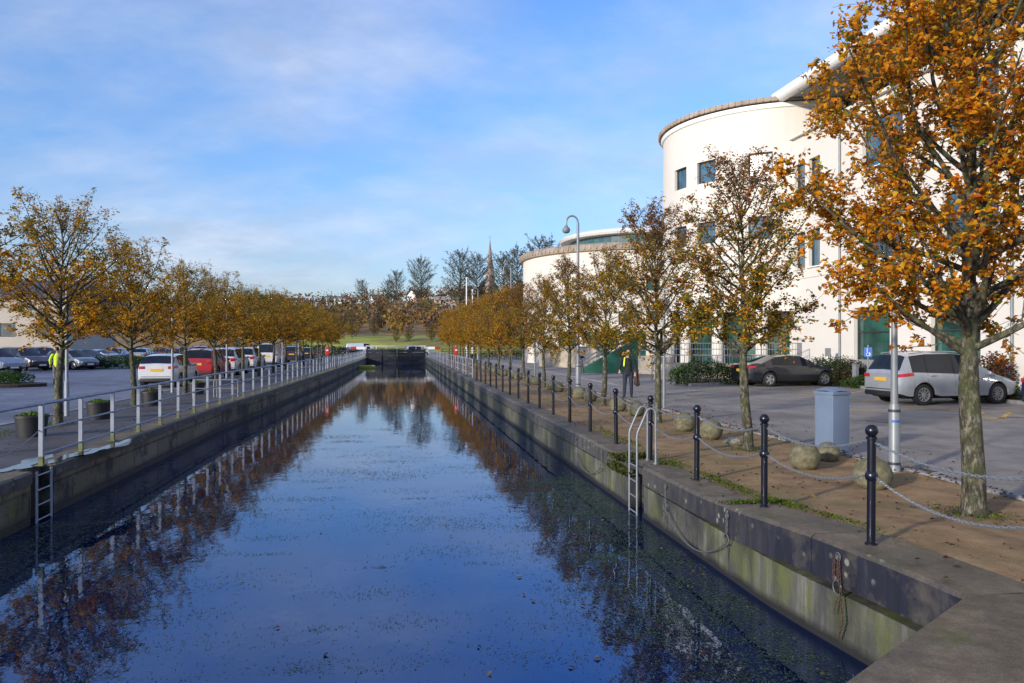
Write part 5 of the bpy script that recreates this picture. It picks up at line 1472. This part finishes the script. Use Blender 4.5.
mb = MB(); skin_wall(mb, fc, [Y0, Y1 + 2], [12.75, 15.0], [], .1); mb.build('clerestory', 'glass_green', bld)
mb = MB()
yy = Y0
while yy < Y1 + 2: mb.box(fc(yy, 13.9, -.03), (.08, .08, 2.2)); yy += 1.6
for z_ in (12.82, 14.93): mb.box(fc((Y0 + Y1 + 2) / 2, z_, -.035), (.10, Y1 + 2 - Y0, .12))
mb.build('clerestory_mullions', 'dark_metal', bld)
mb = MB(); mb.quad(L3(20.55, Y0, 15.0), L3(20.55, Y1 + .2, 15.0), L3(30, Y1 + .2, 15.0), L3(30, Y0, 15.0)); mb.quad(L3(20.5, Y0, 15.38), L3(20.5, Y1 + .2, 15.38), L3(33, Y1 + .2, 15.7), L3(33, Y0, 15.7))
xx = 20.8
while xx < 23.5: mb.box(L3(xx, (Y0 + Y1) / 2, 14.98), (.12, Y1 - Y0, .03)); xx += .22
mb.build('roof', 'soffit', bld)
mb = MB(); mb.tube([L3(20.4, Y0, 15.16), L3(20.4, Y1 + .3, 15.16)], .33, 20); mb.sphere(L3(20.4, Y1 + .3, 15.16), .33, (1, .6, 1), 20, 12); mb.build('roof_edge', 'tube_white', bld, smooth=True)
mb = MB(); mb.box(ff(37.35, 1.55, -.02), (.05, .45, .7)); mb.build('wall_box', 'grey_panel', bld)

# joints, sills and downpipes on the office building
for z in (9.0, 5.25):
    mb = MB(); mb.lathe([(DR + .004, z - .012), (DR + .004, z + .012)], 90, (DC[0] - OFF.x, DC[1] - OFF.y, -OFF.z)); mb.build('render_joint', 'grey_panel', bld)
for z in (9.0, 5.25):
    mb = MB(); mb.box(L3(FX - .003, (Y0 + Y1) / 2, z), (.006, Y1 - Y0 - .02, .024)); mb.build('render_joint', 'grey_panel', bld)
for o in ops:
    if o[2] > 1:
        mb = MB(); mb.box(L3(FX - .04, (o[0] + o[1]) / 2, o[2] - .03), (.12, o[1] - o[0] + .16, .055), 0, .008); mb.build('sill', 'tube_white', bld)
for yy in (33.6, 23.3, 13.0):
    mb = MB(); mb.tube([L3(FX - .07, yy, 0), L3(FX - .07, yy, 12.6)], .05, 10); mb.build('downpipe', 'lamp_grey', bld, smooth=True)
    mb = MB(); mb.box(L3(FX - .09, yy, 12.55), (.2, .26, .24), 0, .02); mb.build('hopper', 'lamp_grey', bld)

# second, farther low drum
D2, R2 = (24.4, 76.0), 11.6
b2 = empty('civic_building', (D2[0], D2[1], -.08), 'lower cream drum building with oval upper roof farther along the quay', 'building')
f2 = lambda a, z, d: ((R2 - d) * math.cos(R(a)), (R2 - d) * math.sin(R(a)), z)
ops2 = [(a - 3, a + 3, z - .6, z + .6) for a in (-112, -100, -88) for z in (7.2, 4.2)] + [(a - 5, a + 5, .8, 3.0) for a in (-140, -124, -108, -92)]
mb = MB(); skin_wall(mb, f2, [-270 + 4 * i for i in range(91)], [0, 10.5], ops2, .3); mb.build('drum_wall', 'render_white2', b2, smooth=True, angle=30)
for o in ops2: window_part(f2, o, .24, b2, 'glass_green', (2, 1))
mb = MB(); mb.lathe([(11.6, 10.2), (11.85, 10.3), (12.0, 10.75), (11.7, 10.95), (0, 11.1)], 90)
for k in range(130):
    a = 2 * math.pi * k / 130; mb.box((11.95 * math.cos(a), 11.95 * math.sin(a), 10.62), (.08, .16, .4), a)
mb.build('drum_coping', 'coping_brown', b2, smooth=True)
mb = MB(); mb.lathe([(7.6, 11.0), (7.6, 12.0)], 60, (.5, -1.5, 0)); mb.build('upper_glazing', 'glass_green', b2)
mb = MB(); mb.lathe([(7.3, 12.0), (8.5, 12.05), (8.7, 12.25), (8.3, 12.55), (4.5, 12.95), (0, 13.0)], 60, (.5, -1.5, 0)); mb.build('upper_roof', 'tube_white', b2, smooth=True)

# podium, ramp, railings, beige wall in front of the buildings
def rail_fence(name, p0, p1, h, lab, mat='lamp_grey', step=1.5, rails=(1.0, .7, .4), z=0, grp=None, bars=0, r=.025):
    p0 = Vector((p0[0], p0[1], 0)); p1 = Vector((p1[0], p1[1], 0)); t = empty(name, (p0.x, p0.y, z), lab, 'railing', grp); d = p1 - p0; n = max(1, int(d.length / step))
    for i in range(n + 1):
        mb = MB(); q = d * i / n; mb.tube([q, q + Vector((0, 0, h))], r, 6); mb.build('post', mat, t)
    mb = MB()
    for f in rails: mb.tube([Vector((0, 0, h * f)), d + Vector((0, 0, h * f))], r * .8, 6)
    if bars:
        m = int(d.length / bars)
        for i in range(m): q = d * (i + .5) / m; mb.tube([q + Vector((0, 0, h * rails[-1])), q + Vector((0, 0, h))], .009, 4)
    mb.build('rail', mat, t); return t
a = at(655, 41.5); b = at(800, 38.3)
t = empty('podium_wall', (a.x, a.y, -.08), 'low grey wall of the entrance ramp below the drum tower', 'wall')
d = b - a; mb = MB(); mb.box((d.x / 2, d.y / 2, .42), (d.length, .3, .84), math.atan2(d.y, d.x)); mb.build('wall', 'terracotta', t)
mb = MB(); mb.box((d.x / 2, d.y / 2, .87), (d.length, .38, .06), math.atan2(d.y, d.x)); mb.build('cap', 'kerb', t)
rail_fence('ramp_railing', (a.x, a.y + .0), (b.x, b.y), 1.05, 'grey tube railing on the entrance ramp wall below the drum', z=.82, bars=.14)
a2 = at(652, 38.6); b2_ = at(786, 36.9)
rail_fence('ramp_railing', (a2.x, a2.y), (b2_.x, b2_.y), 1.35, 'grey tube railing in front of the entrance ramp, behind the clipped hedge', z=-.08, bars=.16)
p = at(612, 50); t = empty('stair_enclosure', (p.x, p.y, -.08), 'green boarded stair side with sloping grey handrail', 'stair')
mb = MB(); v = [(-1.9, 0, 0), (1.9, 0, 0), (1.9, 0, 2.35), (-1.9, 0, .35)]; mb.add(v + [(x, .25, z) for x, y_, z in v], [(0, 1, 2, 3), (4, 5, 6, 7), (0, 1, 5, 4), (1, 2, 6, 5), (2, 3, 7, 6), (3, 0, 4, 7)]); mb.build('side_panel', 'green_board', t)
mb = MB(); mb.tube([(-2.2, -.03, .75), (1.9, -.03, 2.95)], .05, 8); mb.tube([(-2.2, -.03, .5), (1.9, -.03, 2.68)], .05, 8); mb.tube([(-2.2, -.03, 0), (-2.2, -.03, .78)], .04, 8); mb.build('handrail', 'lamp_grey', t)
for k in range(9):
    mb = MB(); mb.box((-1.9 + 3.8 * (k + .5) / 9, .9, (.2 + 2.0 * (k + .5) / 9) / 2), (3.8 / 9 - .002, 1.2, .2 + 2.0 * (k + .5) / 9)); mb.build('step', 'kerb', t)
a = at(541, 64); b = at(598, 58); d = b - a
t = empty('boundary_wall', (a.x, a.y, -.08), 'beige stone boundary wall across the road behind the path lights', 'wall'); mb = MB(); mb.box((d.x / 2, d.y / 2, .8), (d.length, .35, 1.6), math.atan2(d.y, d.x)); mb.build('wall', 'stone_wall', t)
mb = MB(); mb.box((d.x / 2, d.y / 2, 1.65), (d.length + .1, .45, .1), math.atan2(d.y, d.x)); mb.build('cap', 'kerb', t)
a = at(640, 49); b = at(672, 46); d = b - a
t = empty('boundary_wall', (a.x, a.y, -.08), 'pale grey wall behind the yellow grit bin', 'wall'); mb = MB(); mb.box((d.x / 2, d.y / 2, .55), (d.length, .3, 1.1), math.atan2(d.y, d.x)); mb.build('wall', 'terracotta', t)
rail_fence('wall_railing', (a.x, a.y), (b.x, b.y), 1.0, 'short grey railing on the pale wall behind the yellow grit bin', z=1.0, bars=.15)
p = gp(651, 369, -.08); t = empty('grit_bin', (p.x, p.y, -.08), 'yellow grit bin standing by the road behind the walking man', 'bin', None, .2)
mb = MB(); mb.box((0, 0, .45), (.62, .5, .9), 0, .04); mb.build('body', 'yellow', t, smooth=True); mb = MB(); mb.box((0, -.02, .95), (.70, .58, .16), 0, .06); mb.build('lid', 'yellow', t, smooth=True)
for px, py, lab in [(581.5, 373, 'black-capped path light right of the swan-neck lamp'), (593, 366, 'slim brown path light in front of the beige wall'), (605.5, 371, 'black-capped path light beside the green stair')]:
    p = gp(px, py, -.08); t = empty('path_light', (p.x, p.y, -.08), lab, 'path light', 'path lights across the road'); mb = MB(); mb.tube([(0, 0, 0), (0, 0, .95)], .06, 10); mb.build('post', 'dark_metal', t)
    mb = MB(); mb.lathe([(.06, .95), (.18, 1.0), (.20, 1.06), (.12, 1.13), (0, 1.15)], 14); mb.build('cap', 'black_paint', t, smooth=True)

# signs and posts beside the parked cars
p = at(868, 31.5); t = empty('parking_sign', (p.x, p.y, -.05), 'small blue disabled parking sign on a grey post by the window', 'sign'); t.rotation_euler = (0, 0, -TH - .4)
mb = MB(); mb.tube([(0, 0, 0), (0, 0, 1.85)], .03, 8); mb.build('post', 'lamp_grey', t)
mb = MB(); mb.box((0, -.04, 1.55), (.30, .012, .40)); mb.build('plate', 'sign_blue', t)
mb = MB(); ring = [Vector((.01 + .075 * math.cos(a), -.051, 1.47 + .075 * math.sin(a))) for a in np.linspace(-3.6, .9, 14)]; mb.tube(ring, .011, 6); mb.tube([(-.03, -.051, 1.64), (-.025, -.051, 1.52), (.05, -.051, 1.52), (.085, -.051, 1.42)], .014, 6); mb.sphere((-.03, -.051, 1.68), .024, (1, .5, 1), 10, 8)
mb.build('wheelchair_symbol', 'white', t)
p = at(827.5, 36.0); t = empty('parking_sign', (p.x, p.y, -.05), 'small pale sign on a white post between the two domed hedges', 'sign'); mb = MB(); mb.tube([(0, 0, 0), (0, 0, 1.7)], .035, 8); mb.build('post', 'white', t); mb = MB(); mb.box((0, -.04, 1.5), (.3, .012, .38)); mb.build('plate', 'grey_panel', t)
for px, Z, lab in [(855.5, 33.8, 'pale square bollard in front of the low green hedge'), (826, 36.0, 'pale square bollard behind the bonnet of the black saloon'), (1003, 26.0, 'pale square bollard behind the nose of the silver people carrier')]:
    p = at(px, Z); t = empty('square_bollard', (p.x, p.y, -.08), lab, 'bollard', 'pale square bollards by the hedges'); mb = MB(); mb.box((0, 0, .48), (.20, .20, .96), .2, .02); mb.build('post', 'lamp_grey', t); mb = MB(); mb.box((0, 0, .99), (.23, .23, .06), .2, .015); mb.build('cap', 'lamp_grey', t)
mb = MB(); pts = [at(690, 34.6), at(738, 36.2), at(800, 36.1), at(852, 34.6), at(868, 31.9), at(900, 30.1), Vector((19.75, 19.8, 0))]
for a, b in zip(pts, pts[1:]):
    d = b - a; mb.box(((a.x + b.x) / 2, (a.y + b.y) / 2, -.03), (d.length + .05, .14, .13), math.atan2(d.y, d.x), .012)
struct(mb, 'kerb', 'kerb')
mb = MB(); vs = [(q_.x, q_.y + .09, .0) for q_ in pts] + [(20.97, 21, .0), (20.97, 37.8, .0), (15.5, 40.5, 0)]
mb.add(vs, [tuple(range(len(vs)))]); struct(mb, 'planting_bed', 'soil')

# beige building at the left edge
p = at(-12, 78); t = empty('beige_building', (p.x, p.y, -.09), 'plain beige building behind the cars at the left edge', 'building')
fb = lambda u, z, d: (u, d, z)
opsb = [(u, u + 1.6, 2.6, 4.0) for u in (-15, -11, -7, -3, 1, 4.5)]
mb = MB(); skin_wall(mb, fb, [-18, 7.5], [0, 6.6], opsb, .2); mb.quad((7.5, 0, 0), (7.5, 14, 0), (7.5, 14, 6.6), (7.5, 0, 6.6)); mb.quad((-18, 0, 0), (-18, 14, 0), (-18, 14, 6.6), (-18, 0, 6.6)); mb.build('wall', 'beige_wall', t)
for o in opsb: window_part(fb, o, .15, t, 'glass_blue')
mb = MB(); mb.add([(-18.4, -.4, 6.6), (7.9, -.4, 6.6), (7.9, 14.4, 6.6), (-18.4, 14.4, 6.6), (-18.4, 7, 9.0), (7.9, 7, 9.0)], [(0, 1, 5, 4), (2, 3, 4, 5), (1, 2, 5), (3, 0, 4), (0, 1, 2, 3)]); mb.build('roof', 'slate', t)

# ------------------------------------------------------------------ lock gate and yellow float
gt = empty('lock_gate', (0, 100.2, 0), 'dark timber lock gate with white top rail closing the canal', 'lock gate')
for s, x0, x1 in ((-1, -4.0, -.02), (1, .02, 3.72)):
    mb = MB(); dy = .35
    n = 8
    for i in range(n):
        z0 = -2.0 + 3.05 * i / n; mb.box(((x0 + x1) / 2, 0, z0 + 3.05 / n / 2), (x1 - x0, .2, 3.05 / n - .02), 0, .015)
    for x in (x0 + .12, x1 - .12, (x0 + x1) / 2): mb.box((x, -.13, -.45), (.22, .1, 3.1))
    mb.box(((x0 + x1) / 2, 0, 1.12), (x1 - x0, .34, .10)); mb.build('gate_leaf', 'wood_dark', gt)
    mb = MB(); mb.tube([(x0, -.25, 1.48), (x1, -.25, 1.48)], .05, 8)
    for x in np.linspace(x0 + .1, x1 - .1, 4): mb.tube([(x, -.25, 1.1), (x, -.25, 1.48)], .035, 6)
    mb.build('gate_rail', 'white', gt)
    mb = MB(); xe = x0 - 1.2 if s < 0 else x1 + 1.2; mb.box(((x0 + xe) / 2 if s < 0 else (x1 + xe) / 2, .1, 1.22), (1.2, .34, .34), 0, .03); mb.build('balance_beam', 'white', gt)
    mb = MB(); mb.box((xe + s * .35, .1, 1.22), (.7, .36, .36), 0, .03); mb.build('beam_end', 'red_paint', gt)
p = gp(367, 368.2, WATER_Z)
fl_ = empty('floating_pontoon', (p.x, p.y, WATER_Z), 'yellow-green float lying on the water before the lock gate', 'float')
mb = MB(); mb.box((0, 0, .12), (1.75, .6, .34), 0, .10); mb.build('hull', 'yellow_float', fl_, smooth=True); mb = MB(); mb.box((0, 0, .29), (1.5, .4, .05), 0, .02); mb.build('deck', 'plate_yellow', fl_)
# ground beyond the gate, raised pound
mb = MB(); mb.box((0, 101.3, -.5), (20, 1.6, 1.0)); tag(mb.build('lock_wall', 'stone_wall'), 'stone sill wall behind the lock gate', 'wall')
rail_fence('far_railing', (-30, 103), (-5, 103), 1.3, 'dark railing at the far end of the left quay', 'fence_dark', 1.6, bars=.25, z=-.05, r=.05)
rail_fence('far_railing', (6, 103), (40, 103), 1.1, 'dark railing behind the right end of the lock gate', 'fence_dark', 1.6, bars=.25, z=-.05, r=.05)
hedge('hedge', -17, 105.5, 12, 1.0, 1.9, 5200, [(.02, .02, .022), (.03, .03, .03), (.02, .035, .016)], 'dark clipped hedge behind the far left railing', seed=18, size=.25)
for px, Z, col, lab in [(362.5, 112, 0, 'white van beyond the left end of the lock gate'), (417, 114, 1, 'white car beyond the right half of the lock gate')]:
    p = at(px, Z); park('van' if col == 0 else 'hatch', p.x, p.y, 8, (.62, .64, .68), lab, 'vehicles on the road beyond the lock', -.07 if col else -.07)

# ------------------------------------------------------------------ hill
def hillz(x, y):
    t = s01(112, 330, y); b = 20.0 * t + 9 * s01(330, 800, y)
    a = x / max(y, 1)
    b *= .93 + .16 * math.sin(a * 9 + .6) * .5 + .05 * math.sin(x * .05 + y * .02)
    b += 6.5 * s01(110, 135, y) * (1 - s01(128, 240, y)) * .35
    return b - .12
mb = MB(); nx, ny = 60, 40; vs = []
for j in range(ny + 1):
    y = 110 + 900 * (j / ny) ** 1.8
    for i in range(nx + 1):
        x = (-1.15 + 2.3 * i / nx) * (y + 60); vs.append((x, y, hillz(x, y)))
mb.add(vs, [(j * (nx + 1) + i, j * (nx + 1) + i + 1, (j + 1) * (nx + 1) + i + 1, (j + 1) * (nx + 1) + i) for j in range(ny) for i in range(nx)])
struct(mb, 'hill', 'hillsoil', True)
mb = MB(); vs = []; nx, ny = 16, 10
for j in range(ny + 1):
    y = 116 + 30 * j / ny
    for i in range(nx + 1):
        x = -17 + 44 * i / nx + (y - 118) * .08; vs.append((x, y, hillz(x, y) + .06))
mb.add(vs, [(j * (nx + 1) + i, j * (nx + 1) + i + 1, (j + 1) * (nx + 1) + i + 1, (j + 1) * (nx + 1) + i) for j in range(ny) for i in range(nx)])
struct(mb, 'grass_bank', 'grass', True)
# autumn wood covering the hill
q = np.random.default_rng(77)
PP = []; CC = []; SS = []
rr = random.Random(77)
for k in range(1250):
    y = rr.uniform(140, 345); px = rr.uniform(-260, 780); a = math.atan((px - CX) / F) + TH; x = y * math.tan(a)
    if 385 < px < 470 and y < 150: continue
    h = rr.uniform(2.6, 6.5); n = 58 if 230 < px < 560 else 32; z = hillz(x, y)
    u = q.normal(0, 1, (n, 3)); u /= np.linalg.norm(u, axis=1, keepdims=True); u *= (q.random(n) ** .4)[:, None]
    PP.append(np.array([x, y, z + h * .52]) + u * np.array([h * .52, h * .52, h * .52]))
    base = rr.choice([(.38, .18, .04), (.24, .11, .04), (.15, .095, .05), (.36, .22, .045), (.13, .12, .04), (.20, .10, .045), (.11, .085, .06), (.14, .11, .075)])
    CC.append(np.array(base) * q.uniform(.6, 1.35, (n, 1))); SS.append(q.uniform(.35, .95, n))
P = np.concatenate(PP); Nn = q.normal(0, 1, P.shape); Nn[:, 1] -= .6
tag(leaf_batch('autumn_wood', P, Nn, np.concatenate(SS), np.concatenate(CC), seed=78, aspect=.8), 'orange and brown autumn wood covering the far hillside', 'wood', kind='stuff')

def bare(px, Z, sc, lab, proto=None, rz=0, grp='bare trees on the far hill'):
    p = at(px, Z); use(proto or TBARE, p.x, p.y, hillz(p.x, p.y) - .2 if p.y > 111 else -.1, rz, sc, lab, grp)
bare(420, 235, 1.14, 'tall bare tree standing above the white cottage on the hill', rz=.4)
bare(396, 250, .80, 'smaller bare tree just left of the tall bare tree above the cottage', rz=2)
bare(388, 262, .62, 'small bare tree farthest left beside the tall bare tree', rz=3.1)
bare(459, 215, 1.2, 'bare tree well left of the church spire', rz=1.1)
bare(478, 225, 1.15, 'bare tree just left of the church spire', rz=3.3)
bare(504, 200, 1.15, 'bare tree just right of the church spire', rz=4.6)
bare(516, 170, 1.2, 'bare tree against the left side of the far drum', rz=.2)
bare(540, 190, 1.40, 'bare tree rising behind the roof of the far drum', rz=2.4)
bare(526, 160, .80, 'low bare tree behind the left edge of the far drum', rz=5.4)
bare(362, 265, .62, 'small bushy tree on the hilltop left of centre', rz=5)
bare(352, 215, .35, 'low bare tree on the slope above the left railing end', rz=1.9)
for i, (px, Z, sc, nm) in enumerate([(374, 140, .55, 'small rust tree behind the left gate leaf'), (396, 126, .38, 'slim small tree on the bank behind the gate'), (409, 128, .38, 'young tree on the green bank, second from the gate centre'), (432, 128, .5, 'orange tree at the right end of the green bank'), (448, 150, .75, 'broad orange tree right of the green bank'), (352, 130, .7, 'rust tree beyond the dark left hedge'), (330, 135, .85, 'brown tree beyond the dark left hedge, farther left'), (466, 160, .9, 'broad orange tree below the left bare trees'), (495, 150, .8, 'rust tree below the church spire')]):
    bare(px, Z, sc, nm, TBUSH, i * 1.3, 'autumn trees on the far bank')
for i, (px, Z, sc) in enumerate([(285, 150, 1.0), (262, 160, 1.1), (240, 150, 1.0), (212, 165, 1.15), (185, 155, 1.05), (150, 160, 1.1), (118, 150, 1.0), (80, 160, 1.15), (40, 150, 1.1)]):
    bare(px, Z, sc, 'rust tree behind the left car park, %s counting from the hedge leftwards' % ORD[i], TBUSH, i * .9, 'autumn trees on the far bank')
# mid-distance shrubs behind the right quay row
for i, (px, Z, sc) in enumerate([(500, 118, .7), (522, 116, .62), (478, 122, .75)]):
    bare(px, Z, sc, 'orange tree across the far road, %s from the beige wall' % ORD[2 - i if i < 2 else 2], TBUSH, i * 2.1, 'autumn trees on the far bank')

# houses and church
def house(x, y, w_, d_, h_, rh, lab, wall='white', roof='slate', rz=0, nw=2, floors=1, cat='house', name='house'):
    z = hillz(x, y) - .3; t = empty(name, (x, y, z), lab, cat, None, rz)
    fh = lambda u, zz, dd: (u, -d_ / 2 + dd, zz)
    op = [(-w_ / 2 + w_ * (i + .5) / nw - .5, -w_ / 2 + w_ * (i + .5) / nw + .5, 1.0 + 2.6 * k + .3, 2.3 + 2.6 * k + .3) for i in range(nw) for k in range(floors)]
    mb = MB(); skin_wall(mb, fh, [-w_ / 2, w_ / 2], [0, h_], op, .15)
    a, b = w_ / 2, d_ / 2
    mb.quad((a, -b, 0), (a, b, 0), (a, b, h_), (a, -b, h_)); mb.quad((-a, -b, 0), (-a, b, 0), (-a, b, h_), (-a, -b, h_)); mb.quad((-a, b, 0), (a, b, 0), (a, b, h_), (-a, b, h_))
    mb.add([(a, -b, h_), (a, b, h_), (a, 0, h_ + rh), (-a, -b, h_), (-a, b, h_), (-a, 0, h_ + rh)], [(0, 1, 2), (3, 4, 5)]); mb.build('wall', wall, t)
    for o in op: window_part(fh, o, .12, t, 'glass_blue', mat='white')
    mb = MB(); e = .35
    mb.add([(-a - e, -b - e, h_ - .25), (a + e, -b - e, h_ - .25), (a + e, 0, h_ + rh + .1), (-a - e, 0, h_ + rh + .1), (-a - e, b + e, h_ - .25), (a + e, b + e, h_ - .25)], [(0, 1, 2, 3), (3, 2, 5, 4)]); mb.build('roof', roof, t)
    mb = MB(); mb.box((a * .6, 0, h_ + rh + .4), (.7, .7, 1.3)); mb.build('chimney', 'stone_dark', t)
p = at(413, 285); house(p.x, p.y, 3.2, 3.4, 2.4, 2.2, 'white gabled cottage on the hill below the tall bare tree', rz=1.15, nw=1)
p = at(421, 287); house(p.x, p.y, 3.6, 3.2, 2.4, 1.8, 'white cottage tucked against the gabled one on the hill', rz=-.2)
p = at(376, 290); house(p.x, p.y, 3.4, 3.2, 2.2, 1.4, 'small white cottage on the hill left of the tall bare tree', rz=.3)
p = at(338, 300); house(p.x, p.y, 9, 5, 3.0, .7, 'long low white building on the hilltop at left', nw=5, cat='building', name='hilltop_building')
p = at(295, 300); house(p.x, p.y, 5.5, 4, 2.6, 1.0, 'white hilltop house left of the long low building', nw=3)
p = at(446, 232); house(p.x, p.y, 7, 5, 4.4, .8, 'tan flat-roofed house on the hill between the bare trees', wall='beige_wall', roof='coping_brown', nw=3)
p = at(490, 330); z = hillz(p.x, p.y)
ch = empty('church', (p.x, p.y, z - .5), 'brown stone church with tall needle spire behind the trees', 'church')
ztop = hz(239, 330) - z + .5
mb = MB(); mb.box((0, 0, ztop * .20), (3.0, 3.0, ztop * .4), .5); mb.build('tower', 'stone_dark', ch)
mb = MB(); n = 8; mb.lathe([(1.9, ztop * .4), (1.0, ztop * .68), (.08, ztop)], 8); mb.build('spire', 'stone_dark', ch)
mb = MB(); mb.tube([(0, 0, ztop - .2), (0, 0, ztop + 1.6)], .08, 5); mb.build('finial', 'dark_metal', ch)
mb = MB(); mb.box((0, 12, 3), (8, 20, 6)); mb.build('nave', 'stone_dark', ch)
mb = MB(); mb.add([(-4.3, 2, 6), (4.3, 2, 6), (4.3, 22, 6), (-4.3, 22, 6), (0, 2, 10), (0, 22, 10)], [(0, 4, 5, 3), (1, 2, 5, 4), (0, 1, 4), (2, 3, 5)]); mb.build('roof', 'slate', ch)
for px, Z, topy, lab in [(466.5, 105, 279, 'tall white flagpole left of the swan-neck lamps'), (472.5, 108, 291, 'white flagpole right beside the taller one')]:
    p = at(px, Z); t = empty('flagpole', (p.x, p.y, -.1), lab, 'flagpole'); mb = MB(); H_ = hz(topy, Z) + .1; mb.tube([(0, 0, 0), (0, 0, H_)], [.13, .07], 8); mb.build('pole', 'white', t); mb = MB(); mb.sphere((0, 0, H_ + .1), .14); mb.build('finial', 'white', t, smooth=True)

# ------------------------------------------------------------------ world, sun, camera
SUN_EL, SUN_AZ = R(15), Vector((.80, .60, 0)).normalized()      # light travels towards +x, +y
wd = bpy.data.worlds.new('World'); scn.world = wd; wd.use_nodes = True
nt = wd.node_tree; bg = nt.nodes['Background']
sky = nt.nodes.new('ShaderNodeTexSky'); sky.sky_type = 'NISHITA'; sky.sun_disc = False
sky.sun_elevation = SUN_EL; sky.sun_rotation = math.atan2(-SUN_AZ.x, -SUN_AZ.y) % (2 * math.pi)
sky.altitude = 50; sky.air_density = 1.0; sky.dust_density = .6; sky.ozone_density = 2.0
tc = nt.nodes.new('ShaderNodeTexCoord'); sp_ = nt.nodes.new('ShaderNodeSeparateXYZ'); nt.links.new(tc.outputs['Generated'], sp_.inputs[0])
zc = maths(nt, 'ADD', maths(nt, 'MAXIMUM', sp_.outputs[2], 0.0), .30)
cb = nt.nodes.new('ShaderNodeCombineXYZ'); nt.links.new(maths(nt, 'DIVIDE', sp_.outputs[0], zc), cb.inputs[0]); nt.links.new(maths(nt, 'DIVIDE', sp_.outputs[1], zc), cb.inputs[1])
mp = nt.nodes.new('ShaderNodeMapping'); mp.inputs['Scale'].default_value = (1.0, 1.35, 1); mp.inputs['Rotation'].default_value = (0, 0, .7); mp.inputs['Location'].default_value = (1.3, .4, 0); nt.links.new(cb.outputs[0], mp.inputs[0])
n1 = noise(nt, mp.outputs[0], 1.0, 9, .58)
cl = ramp(nt, n1, [(.40, 0.0), (.64, .78)])
el_ = ramp(nt, maths(nt, 'MAXIMUM', sp_.outputs[2], 0.0), [(0.0, (.47, .50, .60)), (.06, (.50, .57, .73)), (.16, (.60, .72, .95)), (.36, (.66, .87, 1.17)), (.75, (.46, .78, 1.5))])
n2_ = noise(nt, mp.outputs[0], 2.6, 6, .6)
cl = maths(nt, 'MULTIPLY', cl, ramp(nt, n2_, [(.25, .55), (.65, 1.0)]))
colr = mixc(nt, cl, mixc(nt, 1.0, sky.outputs[0], el_, 'MULTIPLY'), mixc(nt, ramp(nt, noise(nt, mp.outputs[0], 3.4, 7, .6), [(.38, 0.0), (.62, 1.0)]), (2.35, 2.6, 3.2), (3.3, 3.5, 4.1)))
nt.links.new(colr, bg.inputs['Color']); bg.inputs['Strength'].default_value = .15

sl = bpy.data.lights.new('sun', 'SUN'); sl.energy = 3.0; sl.angle = R(2.5); sl.color = (1.0, .90, .76)
so = bpy.data.objects.new('sun', sl); COL.objects.link(so)
dirv = Vector((SUN_AZ.x * math.cos(SUN_EL), SUN_AZ.y * math.cos(SUN_EL), -math.sin(SUN_EL)))
so.rotation_euler = dirv.to_track_quat('-Z', 'Y').to_euler(); so.location = (-20, -20, 20)

cam = bpy.data.cameras.new('camera'); co = bpy.data.objects.new('camera', cam); COL.objects.link(co)
cam.sensor_fit = 'HORIZONTAL'; cam.sensor_width = 36; cam.lens = F / 1024 * 36; cam.clip_end = 4000; cam.clip_start = .05
cam.shift_y = (HY - 341.5) / 1024
co.location = (0, 0, EYE); co.rotation_euler = (R(90), 0, -TH); scn.camera = co

vs_ = scn.view_settings; vs_.view_transform = 'Standard'; vs_.look = 'None'; vs_.exposure = .68; vs_.gamma = 1.0
try: vs_.use_curve_mapping = False
except Exception: pass
scn.cycles.use_denoising = True
try: scn.cycles.denoiser = 'OPENIMAGEDENOISE'
except Exception: pass
scn.cycles.max_bounces = 6; scn.cycles.diffuse_bounces = 3; scn.cycles.glossy_bounces = 3; scn.cycles.transmission_bounces = 4; scn.cycles.transparent_max_bounces = 8
scn.cycles.caustics_reflective = False; scn.cycles.caustics_refractive = False
